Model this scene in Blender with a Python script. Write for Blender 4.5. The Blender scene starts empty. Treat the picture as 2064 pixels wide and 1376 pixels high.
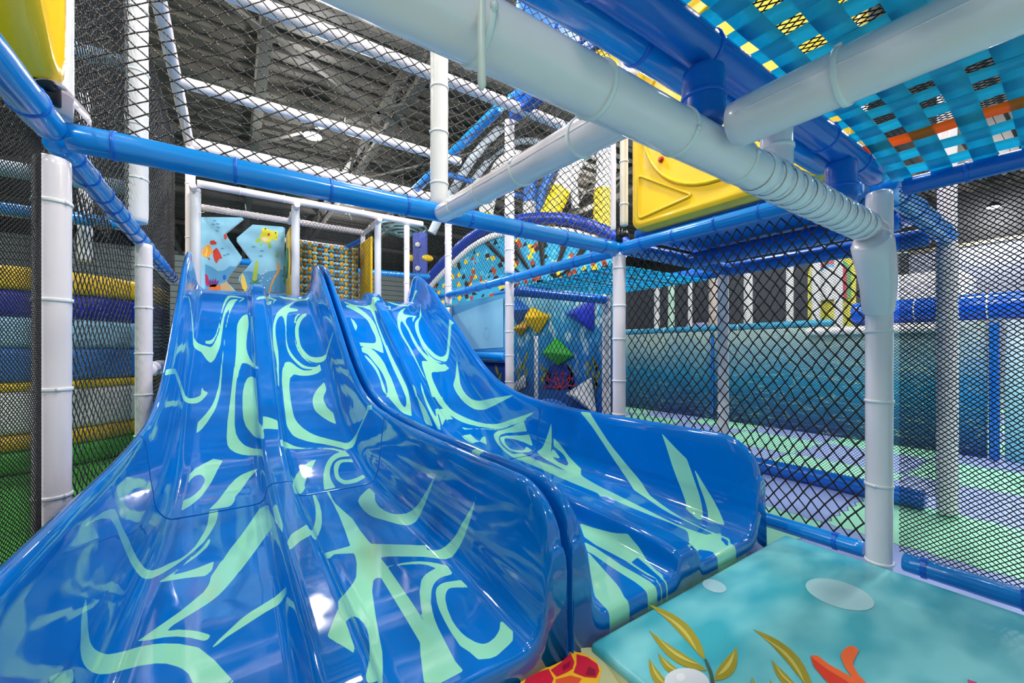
import bpy, bmesh, math, random
import numpy as np
from mathutils import Vector, Matrix
random.seed(7); RNG=np.random.default_rng(7)
scene=bpy.context.scene
H=1.05            # eye height above the outer floor; coordinates below are relative to the eye, H is added once
PI=math.pi
# ---------------- camera ----------------
cam_d=bpy.data.cameras.new('camera'); cam=bpy.data.objects.new('camera',cam_d)
scene.collection.objects.link(cam); scene.camera=cam
cam_d.sensor_width=36; cam_d.lens=827/2064*36; cam_d.shift_y=18/2064; cam_d.clip_start=.02; cam_d.clip_end=200
cam.location=(0,0,H); cam.rotation_euler=(PI/2,0,-math.atan2(.562,.827))
# ---------------- world and lights ----------------
w=bpy.data.worlds.new('world'); scene.world=w; w.use_nodes=True
bg=w.node_tree.nodes['Background']; bg.inputs[0].default_value=(.93,.96,1,1); bg.inputs[1].default_value=.42
scene.view_settings.view_transform='Standard'; scene.view_settings.look='None'
scene.view_settings.exposure=0.0; scene.view_settings.gamma=1; scene.view_settings.use_curve_mapping=False
LAMPS=[(1.41,9.7,4.6),(20.2,2.2,4.6),(-2.2,5.2,4.6),(1.4,3.9,4.6),(4.2,3.0,4.6),(-2.2,1.4,4.6),(1.6,.9,4.6),(4.6,.4,4.6),(6.6,1.3,4.6),
       (1.4,-2.8,4.6),(5.2,-2.8,4.6),(-2.2,-2.8,4.6),(8.6,.2,4.6),(9.2,-2.8,4.6),(-5,9,4.6),(-6,3.4,4.6),(3.5,16,4.6),(9.5,9.5,4.6)]
def lamp_light(i,x,y,z,power,size=.34):
    d=bpy.data.lights.new('high_bay_lamp','POINT'); d.shadow_soft_size=size/2; d.energy=power; d.color=(1,.985,.95)
    o=bpy.data.objects.new('high_bay_lamp',d); o.location=(x,y,z+H); scene.collection.objects.link(o); return o
for i,(x,y,z) in enumerate(LAMPS): lamp_light(i,x,y,z-.2,340)

# ---------------- helpers ----------------
C=scene.collection
def lin(c):
    c/=255; return c/12.92 if c<=.04045 else ((c+.055)/1.055)**2.4
def rgb(r,g,b): return (lin(r),lin(g),lin(b),1)
MATS={}
def mat(name,col,rough=.4,metal=0,coat=0,spec=.5,bump=0,bscale=40,var=0,vscale=6,emit=0,trans=0,alpha=1):
    if name in MATS: return MATS[name]
    m=bpy.data.materials.new(name); m.use_nodes=True; nt=m.node_tree; b=nt.nodes['Principled BSDF']
    b.inputs['Base Color'].default_value=col; b.inputs['Roughness'].default_value=rough; b.inputs['Metallic'].default_value=metal
    b.inputs['Coat Weight'].default_value=coat; b.inputs['Coat Roughness'].default_value=.04; b.inputs['Specular IOR Level'].default_value=spec
    b.inputs['Transmission Weight'].default_value=trans; b.inputs['Alpha'].default_value=alpha
    tc=nt.nodes.new('ShaderNodeTexCoord')
    if emit:
        b.inputs['Emission Color'].default_value=col; b.inputs['Emission Strength'].default_value=emit
    if bump:
        n=nt.nodes.new('ShaderNodeTexNoise'); n.inputs['Scale'].default_value=bscale; n.inputs['Detail'].default_value=3
        bp=nt.nodes.new('ShaderNodeBump'); bp.inputs['Strength'].default_value=bump; bp.inputs['Distance'].default_value=.01
        nt.links.new(tc.outputs['Object'],n.inputs['Vector']); nt.links.new(n.outputs['Fac'],bp.inputs['Height']); nt.links.new(bp.outputs['Normal'],b.inputs['Normal'])
    if var:
        n=nt.nodes.new('ShaderNodeTexNoise'); n.inputs['Scale'].default_value=vscale; n.inputs['Detail'].default_value=4
        mx=nt.nodes.new('ShaderNodeMix'); mx.data_type='RGBA'
        mx.inputs['A'].default_value=tuple(c*(1-var) for c in col[:3])+(1,); mx.inputs['B'].default_value=tuple(min(1,c*(1+var)) for c in col[:3])+(1,)
        nt.links.new(tc.outputs['Object'],n.inputs['Vector']); nt.links.new(n.outputs['Fac'],mx.inputs['Factor']); nt.links.new(mx.outputs['Result'],b.inputs['Base Color'])
    m['nt']=1; MATS[name]=m; return m
WHITE=mat('white_vinyl',rgb(240,232,238),.22,coat=.35,bump=.05,bscale=14)
WHITE2=mat('white_matte_vinyl',rgb(226,226,228),.42,bump=.05,bscale=20)
CREAM=mat('cream_plastic',rgb(236,226,208),.35)
BLUE=mat('blue_vinyl',rgb(10,138,226),.2,coat=.4,bump=.05,bscale=12)
DBLUE=mat('deep_blue_vinyl',rgb(8,104,204),.25,coat=.3,bump=.05,bscale=12)
NAVY=mat('navy_vinyl',rgb(24,58,160),.35,bump=.1,bscale=20)
YEL=mat('yellow_plastic',rgb(246,200,8),.28,coat=.3,bump=.06,bscale=8,var=.06,vscale=5)
YELV=mat('yellow_vinyl',rgb(240,196,20),.4)
RED=mat('red_plastic',rgb(196,20,24),.3)
BLACK=mat('black_plastic',rgb(22,22,24),.35)
TIE_W=mat('white_zip_tie_plastic',rgb(235,238,240),.3)
TIE_B=mat('blue_zip_tie_plastic',rgb(8,104,214),.3)
STEEL=mat('galvanised_steel',rgb(180,184,188),.35,metal=.8)
def link(o): C.objects.link(o); return o
def mesh_obj(name,verts,faces,m,parent=None,smooth=True,mats=None,mi=None):
    me=bpy.data.meshes.new(name); me.from_pydata([tuple(v) for v in verts],[],faces)
    for k in (mats or [m]): me.materials.append(k)
    if mi is not None: me.polygons.foreach_set('material_index',mi)
    if smooth: me.polygons.foreach_set('use_smooth',[True]*len(me.polygons))
    me.update(); o=bpy.data.objects.new(name,me); link(o)
    if parent: o.parent=parent
    return o
def bm_obj(name,bm,m,parent=None,smooth=False,mats=None):
    me=bpy.data.meshes.new(name); bm.to_mesh(me); bm.free()
    for k in (mats or [m]): me.materials.append(k)
    if smooth: me.polygons.foreach_set('use_smooth',[True]*len(me.polygons))
    o=bpy.data.objects.new(name,me); link(o)
    if parent: o.parent=parent
    return o
def thing(name,label,cat,loc=(0,0,0),group=None):
    o=bpy.data.objects.new(name,None); link(o); o.location=(loc[0],loc[1],loc[2]+H); o.empty_display_size=.05
    o['label']=label; o['category']=cat
    if group: o['group']=group
    return o
def tag(o,label=None,cat=None,group=None,kind=None):
    if label: o['label']=label
    if cat: o['category']=cat
    if group: o['group']=group
    if kind: o['kind']=kind
    return o
def rel(p,root): return Vector((p[0],p[1],p[2]+H))-Vector(root.location)
def auto_smooth(o,ang=40):
    me=o.data; me.polygons.foreach_set('use_smooth',[True]*len(me.polygons))
    try: me.set_sharp_from_angle(angle=math.radians(ang))
    except Exception: pass
def frame(d):
    d=Vector(d).normalized(); a=Vector((0,0,1)) if abs(d.z)<.9 else Vector((1,0,0))
    u=d.cross(a).normalized(); v=d.cross(u).normalized(); return d,u,v
def tube_geo(pts,rad,seg=20,caps=True,wob=0,seed=0):
    """swept round tube along points; rad number or list"""
    rn=random.Random(seed); ph=[rn.uniform(0,6.28) for _ in range(6)]
    V=[];Fc=[]; n=len(pts); pts=[Vector(p) for p in pts]
    L=0; pu=None
    for i,p in enumerate(pts):
        d=(pts[min(i+1,n-1)]-pts[max(i-1,0)])
        d,u,v=frame(d)
        if pu is not None:
            u=(pu-d*pu.dot(d)).normalized(); v=d.cross(u).normalized()
        pu=u
        if i: L+=(p-pts[i-1]).length
        r=rad[i] if hasattr(rad,'__len__') else rad
        for k in range(seg):
            a=2*PI*k/seg; rr=r*(1+wob*(math.sin(L*23+ph[0]+2*a)+.7*math.sin(L*51+ph[1]-a*3)+.5*math.sin(L*9+ph[2]+a)))
            V.append(p+u*math.cos(a)*rr+v*math.sin(a)*rr)
    for i in range(n-1):
        for k in range(seg):
            a=i*seg+k;b=i*seg+(k+1)%seg; Fc.append((a,b,b+seg,a+seg))
    if caps:
        Fc.append(tuple(range(seg))[::-1]); Fc.append(tuple((n-1)*seg+k for k in range(seg)))
    return V,Fc
def lerp(a,b,t): return tuple(a[i]*(1-t)+b[i]*t for i in range(len(a)))
TIE={}
def tie_mesh(r,m):
    k=(round(r,4),m.name)
    if k in TIE: return TIE[k]
    bm=bmesh.new(); S=28; w_=.0055; t=.0034
    rings=[]
    for i in range(S):
        a=2*PI*i/S; c,s=math.cos(a),math.sin(a)
        rings.append([bm.verts.new((c*(r+q),s*(r+q),z)) for q,z in ((-.001,-w_),(t*.8,-w_),(t,-w_*.5),(t,w_*.5),(t*.8,w_),(-.001,w_))])
    for i in range(S):
        A,B=rings[i],rings[(i+1)%S]
        for j in range(5): bm.faces.new((A[j],B[j],B[j+1],A[j+1]))
    # buckle head
    bmesh.ops.create_cube(bm,size=1,matrix=Matrix.Translation((r+.0035,0,0))@Matrix.Diagonal((.006,.010,.0115,1)))
    me=bpy.data.meshes.new('zip_tie'); bm.to_mesh(me); bm.free(); me.materials.append(m); me.polygons.foreach_set('use_smooth',[True]*len(me.polygons))
    TIE[k]=me; return me
def padded(name,label,p0,p1,r=.047,m=None,ties=4,wob=.008,cat=None,tm=None,seed=None,t0=.08,t1=.92,sag=0,roll=0,seam=True,n=None,group=None,pts=None,rads=None):
    """foam-sleeved pipe: Empty > foam_sleeve, zip_tie..., rounded ends"""
    m=m or WHITE; tm=tm or (TIE_B if m in (BLUE,DBLUE) else TIE_W)
    root=thing(name,label,cat or ('post' if 'post' in name else 'padded pipe'),p0,group)
    seed=seed if seed is not None else int(abs(p0[0]*131+p0[1]*57+p1[2]*31)*10)
    L=(Vector(p1)-Vector(p0)).length
    if pts is None:
        n=n or max(8,int(L/.03)); pts=[]
        for i in range(n+1):
            t=i/n; p=list(lerp(p0,p1,t)); p[2]-=sag*4*t*(1-t); pts.append(p)
    d=(Vector(p1)-Vector(p0)).normalized()
    P=[rel(p,root) for p in pts]
    R=[(rads[i] if rads else r) for i in range(len(P))]
    # rounded ends
    e=.012
    P=[P[0]]+[P[0]+(P[1]-P[0]).normalized()*e*.4]+P[1:-1]+[P[-1]-(P[-1]-P[-2]).normalized()*e*.4]+[P[-1]]
    R=[R[0]*.86,R[0]*.97]+R[1:-1]+[R[-1]*.97,R[-1]*.86]
    V,Fc=tube_geo(P,R,22,True,wob,seed)
    o=mesh_obj('foam_sleeve',V,Fc,m,root); auto_smooth(o,50)
    if seam:      # the butt seam of the foam sleeve: a fine raised line along the tube
        d0,u,v=frame(d); a=roll; sd=u*math.cos(a)+v*math.sin(a)
        Q=[p+sd*(q*1.004) for p,q in zip(P[2:-2],R[2:-2])]
        if len(Q)>3:
            V,Fc=tube_geo(Q,.0016,5,True); mesh_obj('sleeve_seam',V,Fc,m,root)
    rn=random.Random(seed+5)
    for i in range(ties):
        t=t0+(t1-t0)*(i+.5)/ties if ties>1 else .5
        t+=rn.uniform(-.01,.01)
        k=min(len(P)-2,max(1,int(t*(len(P)-1)))); p=P[k]; dd=(P[k+1]-P[k-1]).normalized()
        z=bpy.data.objects.new('zip_tie',tie_mesh(R[k]*1.0+.0006,tm)); link(z); z.parent=root
        q=Vector((0,0,1)).rotation_difference(dd); z.rotation_mode='QUATERNION'
        from mathutils import Quaternion
        z.rotation_quaternion=q@Quaternion((0,0,1),rn.uniform(0,6.28)); z.location=p
    return root
def rbox(name,x0,x1,y0,y1,z0,z1,m,parent=None,bev=.02,segs=3,mats=None,world=True):
    bm=bmesh.new(); off=Vector((0,0,0))
    if parent: off=Vector(parent.location)
    cx,cy,cz=(x0+x1)/2,(y0+y1)/2,(z0+z1)/2+H
    bmesh.ops.create_cube(bm,size=1,matrix=Matrix.Translation(Vector((cx,cy,cz))-off)@Matrix.Diagonal((abs(x1-x0),abs(y1-y0),abs(z1-z0),1)))
    if bev: bmesh.ops.bevel(bm,geom=bm.edges[:],offset=bev,segments=segs,profile=.5,affect='EDGES')
    o=bm_obj(name,bm,m,parent,mats=mats); auto_smooth(o,40); return o
def prism_bm(bm,pts,axis,a0,a1,to3,mi=0,bev=0):
    """extrude 2-D polygon between a0 and a1 along axis through mapping to3(u,v,a)"""
    A=[bm.verts.new(to3(u,v,a0)) for u,v in pts]; B=[bm.verts.new(to3(u,v,a1)) for u,v in pts]
    n=len(pts); fs=[]
    for i in range(n): fs.append(bm.faces.new((A[i],A[(i+1)%n],B[(i+1)%n],B[i])))
    fs.append(bm.faces.new(A[::-1])); fs.append(bm.faces.new(B))
    for f in fs: f.material_index=mi
    return fs
# ---------- nets ----------
def net(name,label,cn,nu,nv,r,m,cat='net',sag=None,jit=.12,knots=False,seed=1,lock=True,kind=None,group=None,sides=3,clip=None):
    """knotted diamond netting between four corners cn=(p00,p10,p11,p01); nu x nv diamonds; real strands"""
    rng=np.random.default_rng(seed)
    P=[np.array(c,float) for c in cn]
    I,J=np.meshgrid(np.arange(nu+1),np.arange(2*nv+1),indexing='ij')
    u=(I+np.where(J%2==1,.5,0))/(nu+.5); v=J/(2*nv)
    ju=rng.normal(0,jit/nu*.5,u.shape); jv=rng.normal(0,jit/(nv)*.5,u.shape)
    # slow waviness of the mesh
    ph=rng.uniform(0,6.28,6)
    ju+=jit*1.6/nu*(np.sin(v*9+ph[0]+u*5)+np.sin(v*23+ph[1])*.4); jv+=jit*1.6/nv*(np.sin(u*11+ph[2]+v*4)+np.sin(u*27+ph[3])*.4)
    edge=np.minimum(np.minimum(u,1-u),np.minimum(v,1-v)); k=np.clip(edge*8,0,1)
    u=np.clip(u+ju*k,0,1); v=np.clip(v+jv*k,0,1)
    X=(1-u)[...,None]*(1-v)[...,None]*P[0]+u[...,None]*(1-v)[...,None]*P[1]+u[...,None]*v[...,None]*P[2]+(1-u)[...,None]*v[...,None]*P[3]
    if sag is not None: X=X+sag(u,v)
    X[...,2]+=H
    idx=np.arange(X.shape[0]*X.shape[1]).reshape(X.shape[:2]); pts=X.reshape(-1,3)
    A=[];B=[]
    for j in range(2*nv):
        a=idx[:,j]; b=idx[:,j+1]
        A.append(a);B.append(b)
        if j%2==0: A.append(a[1:]);B.append(b[:-1])
        else: A.append(a[:-1]);B.append(b[1:])
    A=np.concatenate(A);B=np.concatenate(B)
    if clip is not None:
        mid=(pts[A]+pts[B])/2; ok=clip(mid); A=A[ok];B=B[ok]
    return strands(name,label,pts[A],pts[B],r,m,cat,kind,group,sides,knots and pts[np.unique(A)],r)
def strands(name,label,a,b,r,m,cat,kind=None,group=None,sides=3,kn=None,kr=0,parent=None):
    off=a.mean(0); a=a-off; b=b-off
    d=b-a; L=np.linalg.norm(d,axis=1,keepdims=True); L[L==0]=1; d=d/L
    ref=np.where(np.abs(d[:,2:3])<.9,np.array([[0,0,1.]]),np.array([[1.,0,0]]))
    u=np.cross(d,ref); u/=np.linalg.norm(u,axis=1,keepdims=True); v=np.cross(d,u)
    n=len(a); V=np.empty((n,2*sides,3))
    for k in range(sides):
        t=2*PI*k/sides; o=(u*math.cos(t)+v*math.sin(t))*r; V[:,k]=a+o; V[:,sides+k]=b+o
    base=(np.arange(n)*2*sides)[:,None]
    F=np.concatenate([np.stack([base[:,0]+k,base[:,0]+(k+1)%sides,base[:,0]+sides+(k+1)%sides,base[:,0]+sides+k],1) for k in range(sides)])
    V=V.reshape(-1,3); loops=F.reshape(-1); nf=len(F); st=np.arange(nf)*4; tot=np.full(nf,4)
    if kn is not None and kn is not False and len(kn):
        kn=kn-off; o6=np.array([[1,0,0],[-1,0,0],[0,1,0],[0,-1,0],[0,0,1],[0,0,-1]])*kr*1.7
        KV=(kn[:,None,:]+o6).reshape(-1,3); tri=np.array([[0,2,4],[2,1,4],[1,3,4],[3,0,4],[2,0,5],[1,2,5],[3,1,5],[0,3,5]])
        KF=((np.arange(len(kn))*6)[:,None,None]+tri+len(V)).reshape(-1,3)
        V=np.concatenate([V,KV]); st=np.concatenate([st,len(loops)+np.arange(len(KF))*3]); tot=np.concatenate([tot,np.full(len(KF),3)])
        loops=np.concatenate([loops,KF.reshape(-1)])
    me=bpy.data.meshes.new(name); me.vertices.add(len(V)); me.vertices.foreach_set('co',V.astype('f').ravel())
    me.loops.add(len(loops)); me.loops.foreach_set('vertex_index',loops.astype('i'))
    me.polygons.add(len(st)); me.polygons.foreach_set('loop_start',st.astype('i')); me.polygons.foreach_set('loop_total',tot.astype('i'))
    me.polygons.foreach_set('use_smooth',np.ones(len(st),bool)); me.update(calc_edges=True); me.validate()
    me.materials.append(m); o=bpy.data.objects.new(name,me); link(o); o.location=off
    if parent: o.parent=parent; o.location=Vector(off)-Vector(parent.location)
    else: tag(o,label,cat,group,kind)
    return o
def net_mat(name,base,lit_fleck,scale=220,th=.55):
    m=bpy.data.materials.new(name); m.use_nodes=True; nt=m.node_tree; b=nt.nodes['Principled BSDF']; b.inputs['Roughness'].default_value=.75
    tc=nt.nodes.new('ShaderNodeTexCoord'); n=nt.nodes.new('ShaderNodeTexNoise'); n.inputs['Scale'].default_value=scale; n.inputs['Detail'].default_value=1
    r=nt.nodes.new('ShaderNodeValToRGB'); r.color_ramp.elements[0].position=th-.04; r.color_ramp.elements[1].position=th+.04
    r.color_ramp.elements[0].color=base; r.color_ramp.elements[1].color=lit_fleck  # flecks mix beige braid with specks of light painted into the cord colour
    nt.links.new(tc.outputs['Object'],n.inputs['Vector']); nt.links.new(n.outputs['Fac'],r.inputs['Fac']); nt.links.new(r.outputs['Color'],b.inputs['Base Color']); return m
NETK=net_mat('black_net_cord',rgb(14,14,17),rgb(34,34,38))
NETF=net_mat('lit_flecked_net_cord',rgb(20,18,18),rgb(170,158,150),260,.60)
NETG=net_mat('grey_lit_flecked_net_cord',rgb(24,24,28),rgb(110,112,120),240,.62)
# ================= SLIDES =================
FLOOR_PROF=[(.97,-.872),(1.25,-.864),(1.6,-.86),(2.03,-.86),(2.58,-.845),(2.92,-.81),(3.33,-.70),(3.71,-.50),(4.17,-.173),(4.72,.22),(5.0,.42),(5.2,.555),(5.36,.63),(5.5,.655),(5.66,.66)]
RIM_PROF=[(.97,-.43),(1.5,-.43),(2.03,-.432),(2.58,-.415),(2.92,-.385),(3.33,-.28),(3.71,-.075),(4.17,.257),(4.72,.65),(5.0,.84),(5.3,.99),(5.45,1.03),(5.56,1.0),(5.66,.86)]
def cr(prof,y):
    """Catmull-Rom on (y,z)"""
    n=len(prof)
    if y<=prof[0][0]: return prof[0][1]
    if y>=prof[-1][0]: return prof[-1][1]
    for i in range(n-1):
        if prof[i][0]<=y<=prof[i+1][0]:
            x0,z0=prof[i];x1,z1=prof[i+1]; h=x1-x0
            def sl(j):
                if j<=0 or j>=n-1: return 0
                a=(prof[j][1]-prof[j-1][1])/(prof[j][0]-prof[j-1][0]); b=(prof[j+1][1]-prof[j][1])/(prof[j+1][0]-prof[j][0])
                return 0 if a*b<0 else (a+b)/2
            m0,m1=sl(i),sl(i+1); t=(y-x0)/h
            return (2*t**3-3*t*t+1)*z0+(t**3-2*t*t+t)*h*m0+(-2*t**3+3*t*t)*z1+(t**3-t*t)*h*m1
SW=1.258
# half cross-section: (x, level) level 0 = lane floor, 1 = rim top ; divider handled by absolute dz
def section():
    P=[]  # (x, kind, value)  kind 'w' -> fraction of wall height, 'd' -> divider height above lane
    P+= [(.000,'w',-.22),(.000,'w',.3),(.001,'w',.6),(.004,'w',.85),(.008,'w',.945),(.014,'w',.985),(.024,'w',1.),(.034,'w',.998),(.044,'w',.978),(.052,'w',.935),(.058,'w',.86),(.065,'w',.7),(.073,'w',.5),(.084,'w',.32)]
    for k in range(1,8):   # fillet down to lane
        a=k/8*PI/2; P.append((.084+.082*(1-math.cos(a)),'w',.32*(1-math.sin(a))))
    P+= [(.18,'w',0.),(.26,'w',0.),(.34,'w',0.),(.43,'w',0.),(.49,'w',0.)]
    P+= [(.525,'d',.004),(.540,'d',.014),(.550,'d',.032),(.558,'d',.062),(.565,'d',.085),(.576,'d',.096),(.590,'d',.1),(.629,'d',.1)]
    full=P+[(SW-x,k,v) for x,k,v in P[-2::-1]]
    # resample to ~1.1 cm
    out=[]
    for (x0,k0,v0),(x1,k1,v1) in zip(full[:-1],full[1:]):
        h0=v0*.43 if k0=='w' else v0; h1=v1*.43 if k1=='w' else v1
        n=max(1,int(math.hypot(x1-x0,h1-h0)/.0085))
        for i in range(n):
            t=i/n; out.append((x0+(x1-x0)*t,(v0 if k0=='w' else 0)*(1-t)+(v1 if k1=='w' else 0)*t,(v0 if k0=='d' else 0)*(1-t)+(v1 if k1=='d' else 0)*t))
    x,k,v=full[-1]; out.append((x,v,0)); return out
SEC=section()
def slide_pt(x0,s,y):
    """s: index into SEC, y along; returns rel coords"""
    x,wv,dv=SEC[s]
    f=cr(FLOOR_PROF,y); r=cr(RIM_PROF,y); h=r-f
    yy=y; z=f+wv*h+dv
    # rounded mouth at the exit: raised parts roll over towards the mat
    if y<1.17:
        t=(1.17-y)/.20; t=min(1,max(0,t)); drop=1-math.sqrt(max(0,1-t*t))
        z-=max(0,wv-.45)/.55*.17*drop+dv*.3*drop
    return (x0+x,yy,z)
YS=[.97]
while YS[-1]<5.66: YS.append(YS[-1]+(.008 if YS[-1]<1.2 else .0115))
YS[-1]=5.66
SEAM_Y=2.64
def slide_grid(x0):
    ns=len(SEC); G=np.empty((len(YS),ns,3))
    for j,y in enumerate(YS):
        for s in range(ns): G[j,s]=slide_pt(x0,s,y)
    return G
#PATTERNS
def sdf_polys(P,polys):
    """signed distance (negative inside) of points P (n,2) to a union of polygons"""
    best=np.full(len(P),9.)
    for poly in polys:
        Q=np.array(poly,float); lo=Q.min(0)-.06; hi=Q.max(0)+.06
        sel=np.where((P[:,0]>lo[0])&(P[:,0]<hi[0])&(P[:,1]>lo[1])&(P[:,1]<hi[1]))[0]
        if not len(sel): continue
        p=P[sel]; d=np.full(len(p),9.); ins=np.zeros(len(p),bool)
        for i in range(len(Q)):
            a=Q[i];b=Q[(i+1)%len(Q)]; ab=b-a; L=(ab**2).sum()+1e-12
            t=np.clip(((p-a)@ab)/L,0,1); q=a+t[:,None]*ab; d=np.minimum(d,np.hypot(*(p-q).T))
            c=((a[1]>p[:,1])!=(b[1]>p[:,1])); xi=a[0]+(p[:,1]-a[1])/(ab[1] if ab[1] else 1e-9)*ab[0]; ins^=c&(p[:,0]<xi)
        d=np.where(ins,-d,d); best[sel]=np.minimum(best[sel],d)
    return best
def slide_material():
    m=bpy.data.materials.new('glossy_blue_fibreglass_with_mint_swirls'); m.use_nodes=True; nt=m.node_tree; b=nt.nodes['Principled BSDF']
    at=nt.nodes.new('ShaderNodeAttribute'); at.attribute_name='swirl'
    mr=nt.nodes.new('ShaderNodeMapRange'); mr.inputs['From Min'].default_value=.0006; mr.inputs['From Max'].default_value=-.0006
    mx=nt.nodes.new('ShaderNodeMix'); mx.data_type='RGBA'; mx.inputs['A'].default_value=rgb(0,114,206); mx.inputs['B'].default_value=rgb(152,230,194)
    tc=nt.nodes.new('ShaderNodeTexCoord'); nz=nt.nodes.new('ShaderNodeTexNoise'); nz.inputs['Scale'].default_value=3.2; nz.inputs['Detail'].default_value=2
    bp=nt.nodes.new('ShaderNodeBump'); bp.inputs['Strength'].default_value=.22; bp.inputs['Distance'].default_value=.02
    n2=nt.nodes.new('ShaderNodeTexNoise'); n2.inputs['Scale'].default_value=9; n2.inputs['Detail'].default_value=5
    rr=nt.nodes.new('ShaderNodeMapRange'); rr.inputs['From Min'].default_value=.45; rr.inputs['From Max'].default_value=.8; rr.inputs['To Min'].default_value=.05; rr.inputs['To Max'].default_value=.22
    L=nt.links.new
    L(at.outputs['Fac'],mr.inputs['Value']); L(mr.outputs['Result'],mx.inputs['Factor']); L(mx.outputs['Result'],b.inputs['Base Color'])
    L(tc.outputs['Object'],nz.inputs['Vector']); L(tc.outputs['Object'],n2.inputs['Vector']); L(nz.outputs['Fac'],bp.inputs['Height']); L(bp.outputs['Normal'],b.inputs['Normal'])
    L(n2.outputs['Fac'],rr.inputs['Value']); L(rr.outputs['Result'],b.inputs['Roughness'])
    b.inputs['Coat Weight'].default_value=.6; b.inputs['Coat Roughness'].default_value=.03; b.inputs['Specular IOR Level'].default_value=.6
    return m
SLIDE_M=slide_material()
ARC=None
def arc_s():
    """arc-length style coordinate of every section index (0 at left outer bottom)"""
    a=[0]
    for (x0,w0,d0),(x1,w1,d1) in zip(SEC[:-1],SEC[1:]):
        a.append(a[-1]+math.hypot(x1-x0,(w1-w0)*.43+(d1-d0)))
    return np.array(a)
ARC=arc_s()
def arc_l():
    a=[0]
    for y0,y1 in zip(YS[:-1],YS[1:]): a.append(a[-1]+math.hypot(y1-y0,cr(FLOOR_PROF,y1)-cr(FLOOR_PROF,y0)))
    return np.array(a)
ARL=arc_l()
def make_slide(x0,label,polys,gaps=()):
    root=thing('double_slide',label,'slide',(x0+SW/2,.97,-.95))
    G=slide_grid(x0); G[...,2]+=H
    U,Vv=np.meshgrid(ARL,ARC,indexing='ij')
    sd=sdf_polys(np.stack([U.ravel(),Vv.ravel()],1),polys).reshape(U.shape)
    if gaps: sd=np.maximum(sd,-sdf_polys(np.stack([U.ravel(),Vv.ravel()],1),gaps).reshape(U.shape))
    off=np.array(root.location); js=int(np.argmin(np.abs(np.array(YS)-SEAM_Y)))
    def sheet(name,j0,j1,front=False,lift=0):
        g=G[j0:j1+1]-off; s=sd[j0:j1+1]; nj,ns=g.shape[:2]
        V=g.reshape(-1,3).copy(); S=s.ravel().copy()
        F=[(j*ns+k,j*ns+k+1,(j+1)*ns+k+1,(j+1)*ns+k) for j in range(nj-1) for k in range(ns-1)]
        V=list(map(tuple,V)); S=list(S)
        if front:  # the mouth: rounded nose and vertical face down to the mat
            prev=[k for k in range(ns)]
            for (dy,dz) in ((-.006,-.002),(-.011,-.006),(-.015,-.013),(-.017,-.022),(-.018,-.034),(-.018,None)):
                cur=[]
                for k in range(ns):
                    p=V[k]; z=p[2]+dz if dz is not None else -.955+H-off[2]
                    z=max(z,-.955+H-off[2])
                    V.append((p[0],p[1]+dy,z)); S.append(S[k]); cur.append(len(V)-1)
                F+=[(cur[k],cur[k+1],prev[k+1],prev[k]) for k in range(ns-1)]; prev=cur
        # back closing skin: outer flanks to the floor + underside, giving the moulding thickness
        nb=len(V); 
        for j in range(nj):
            for k in (0,ns-1):
                p=V[j*ns+k]; V.append((p[0],p[1],p[2])); S.append(9)
        o=mesh_obj(name,V,F,SLIDE_M,root)
        a=o.data.attributes.new('swirl','FLOAT','POINT'); a.data.foreach_set('value',np.array(S,'f'))
        auto_smooth(o,50)
        so=o.modifiers.new('shell','SOLIDIFY'); so.thickness=.006; so.offset=-1
        return o
    sheet('lower_chute',0,js,True)
    up=sheet('upper_chute',js,len(YS)-1); up.location.z+=.0014; up.data['lap']=1
    # joint lip between the two mouldings
    pts=[Vector(G[js,k]-off)+Vector((0,0,.0015)) for k in range(0,len(SEC),2)]
    V,F=tube_geo(pts,.0014,6); mesh_obj('joint_lip',V,F,mat('joint_sealant',rgb(40,130,210),.3),root)
    return root
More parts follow.
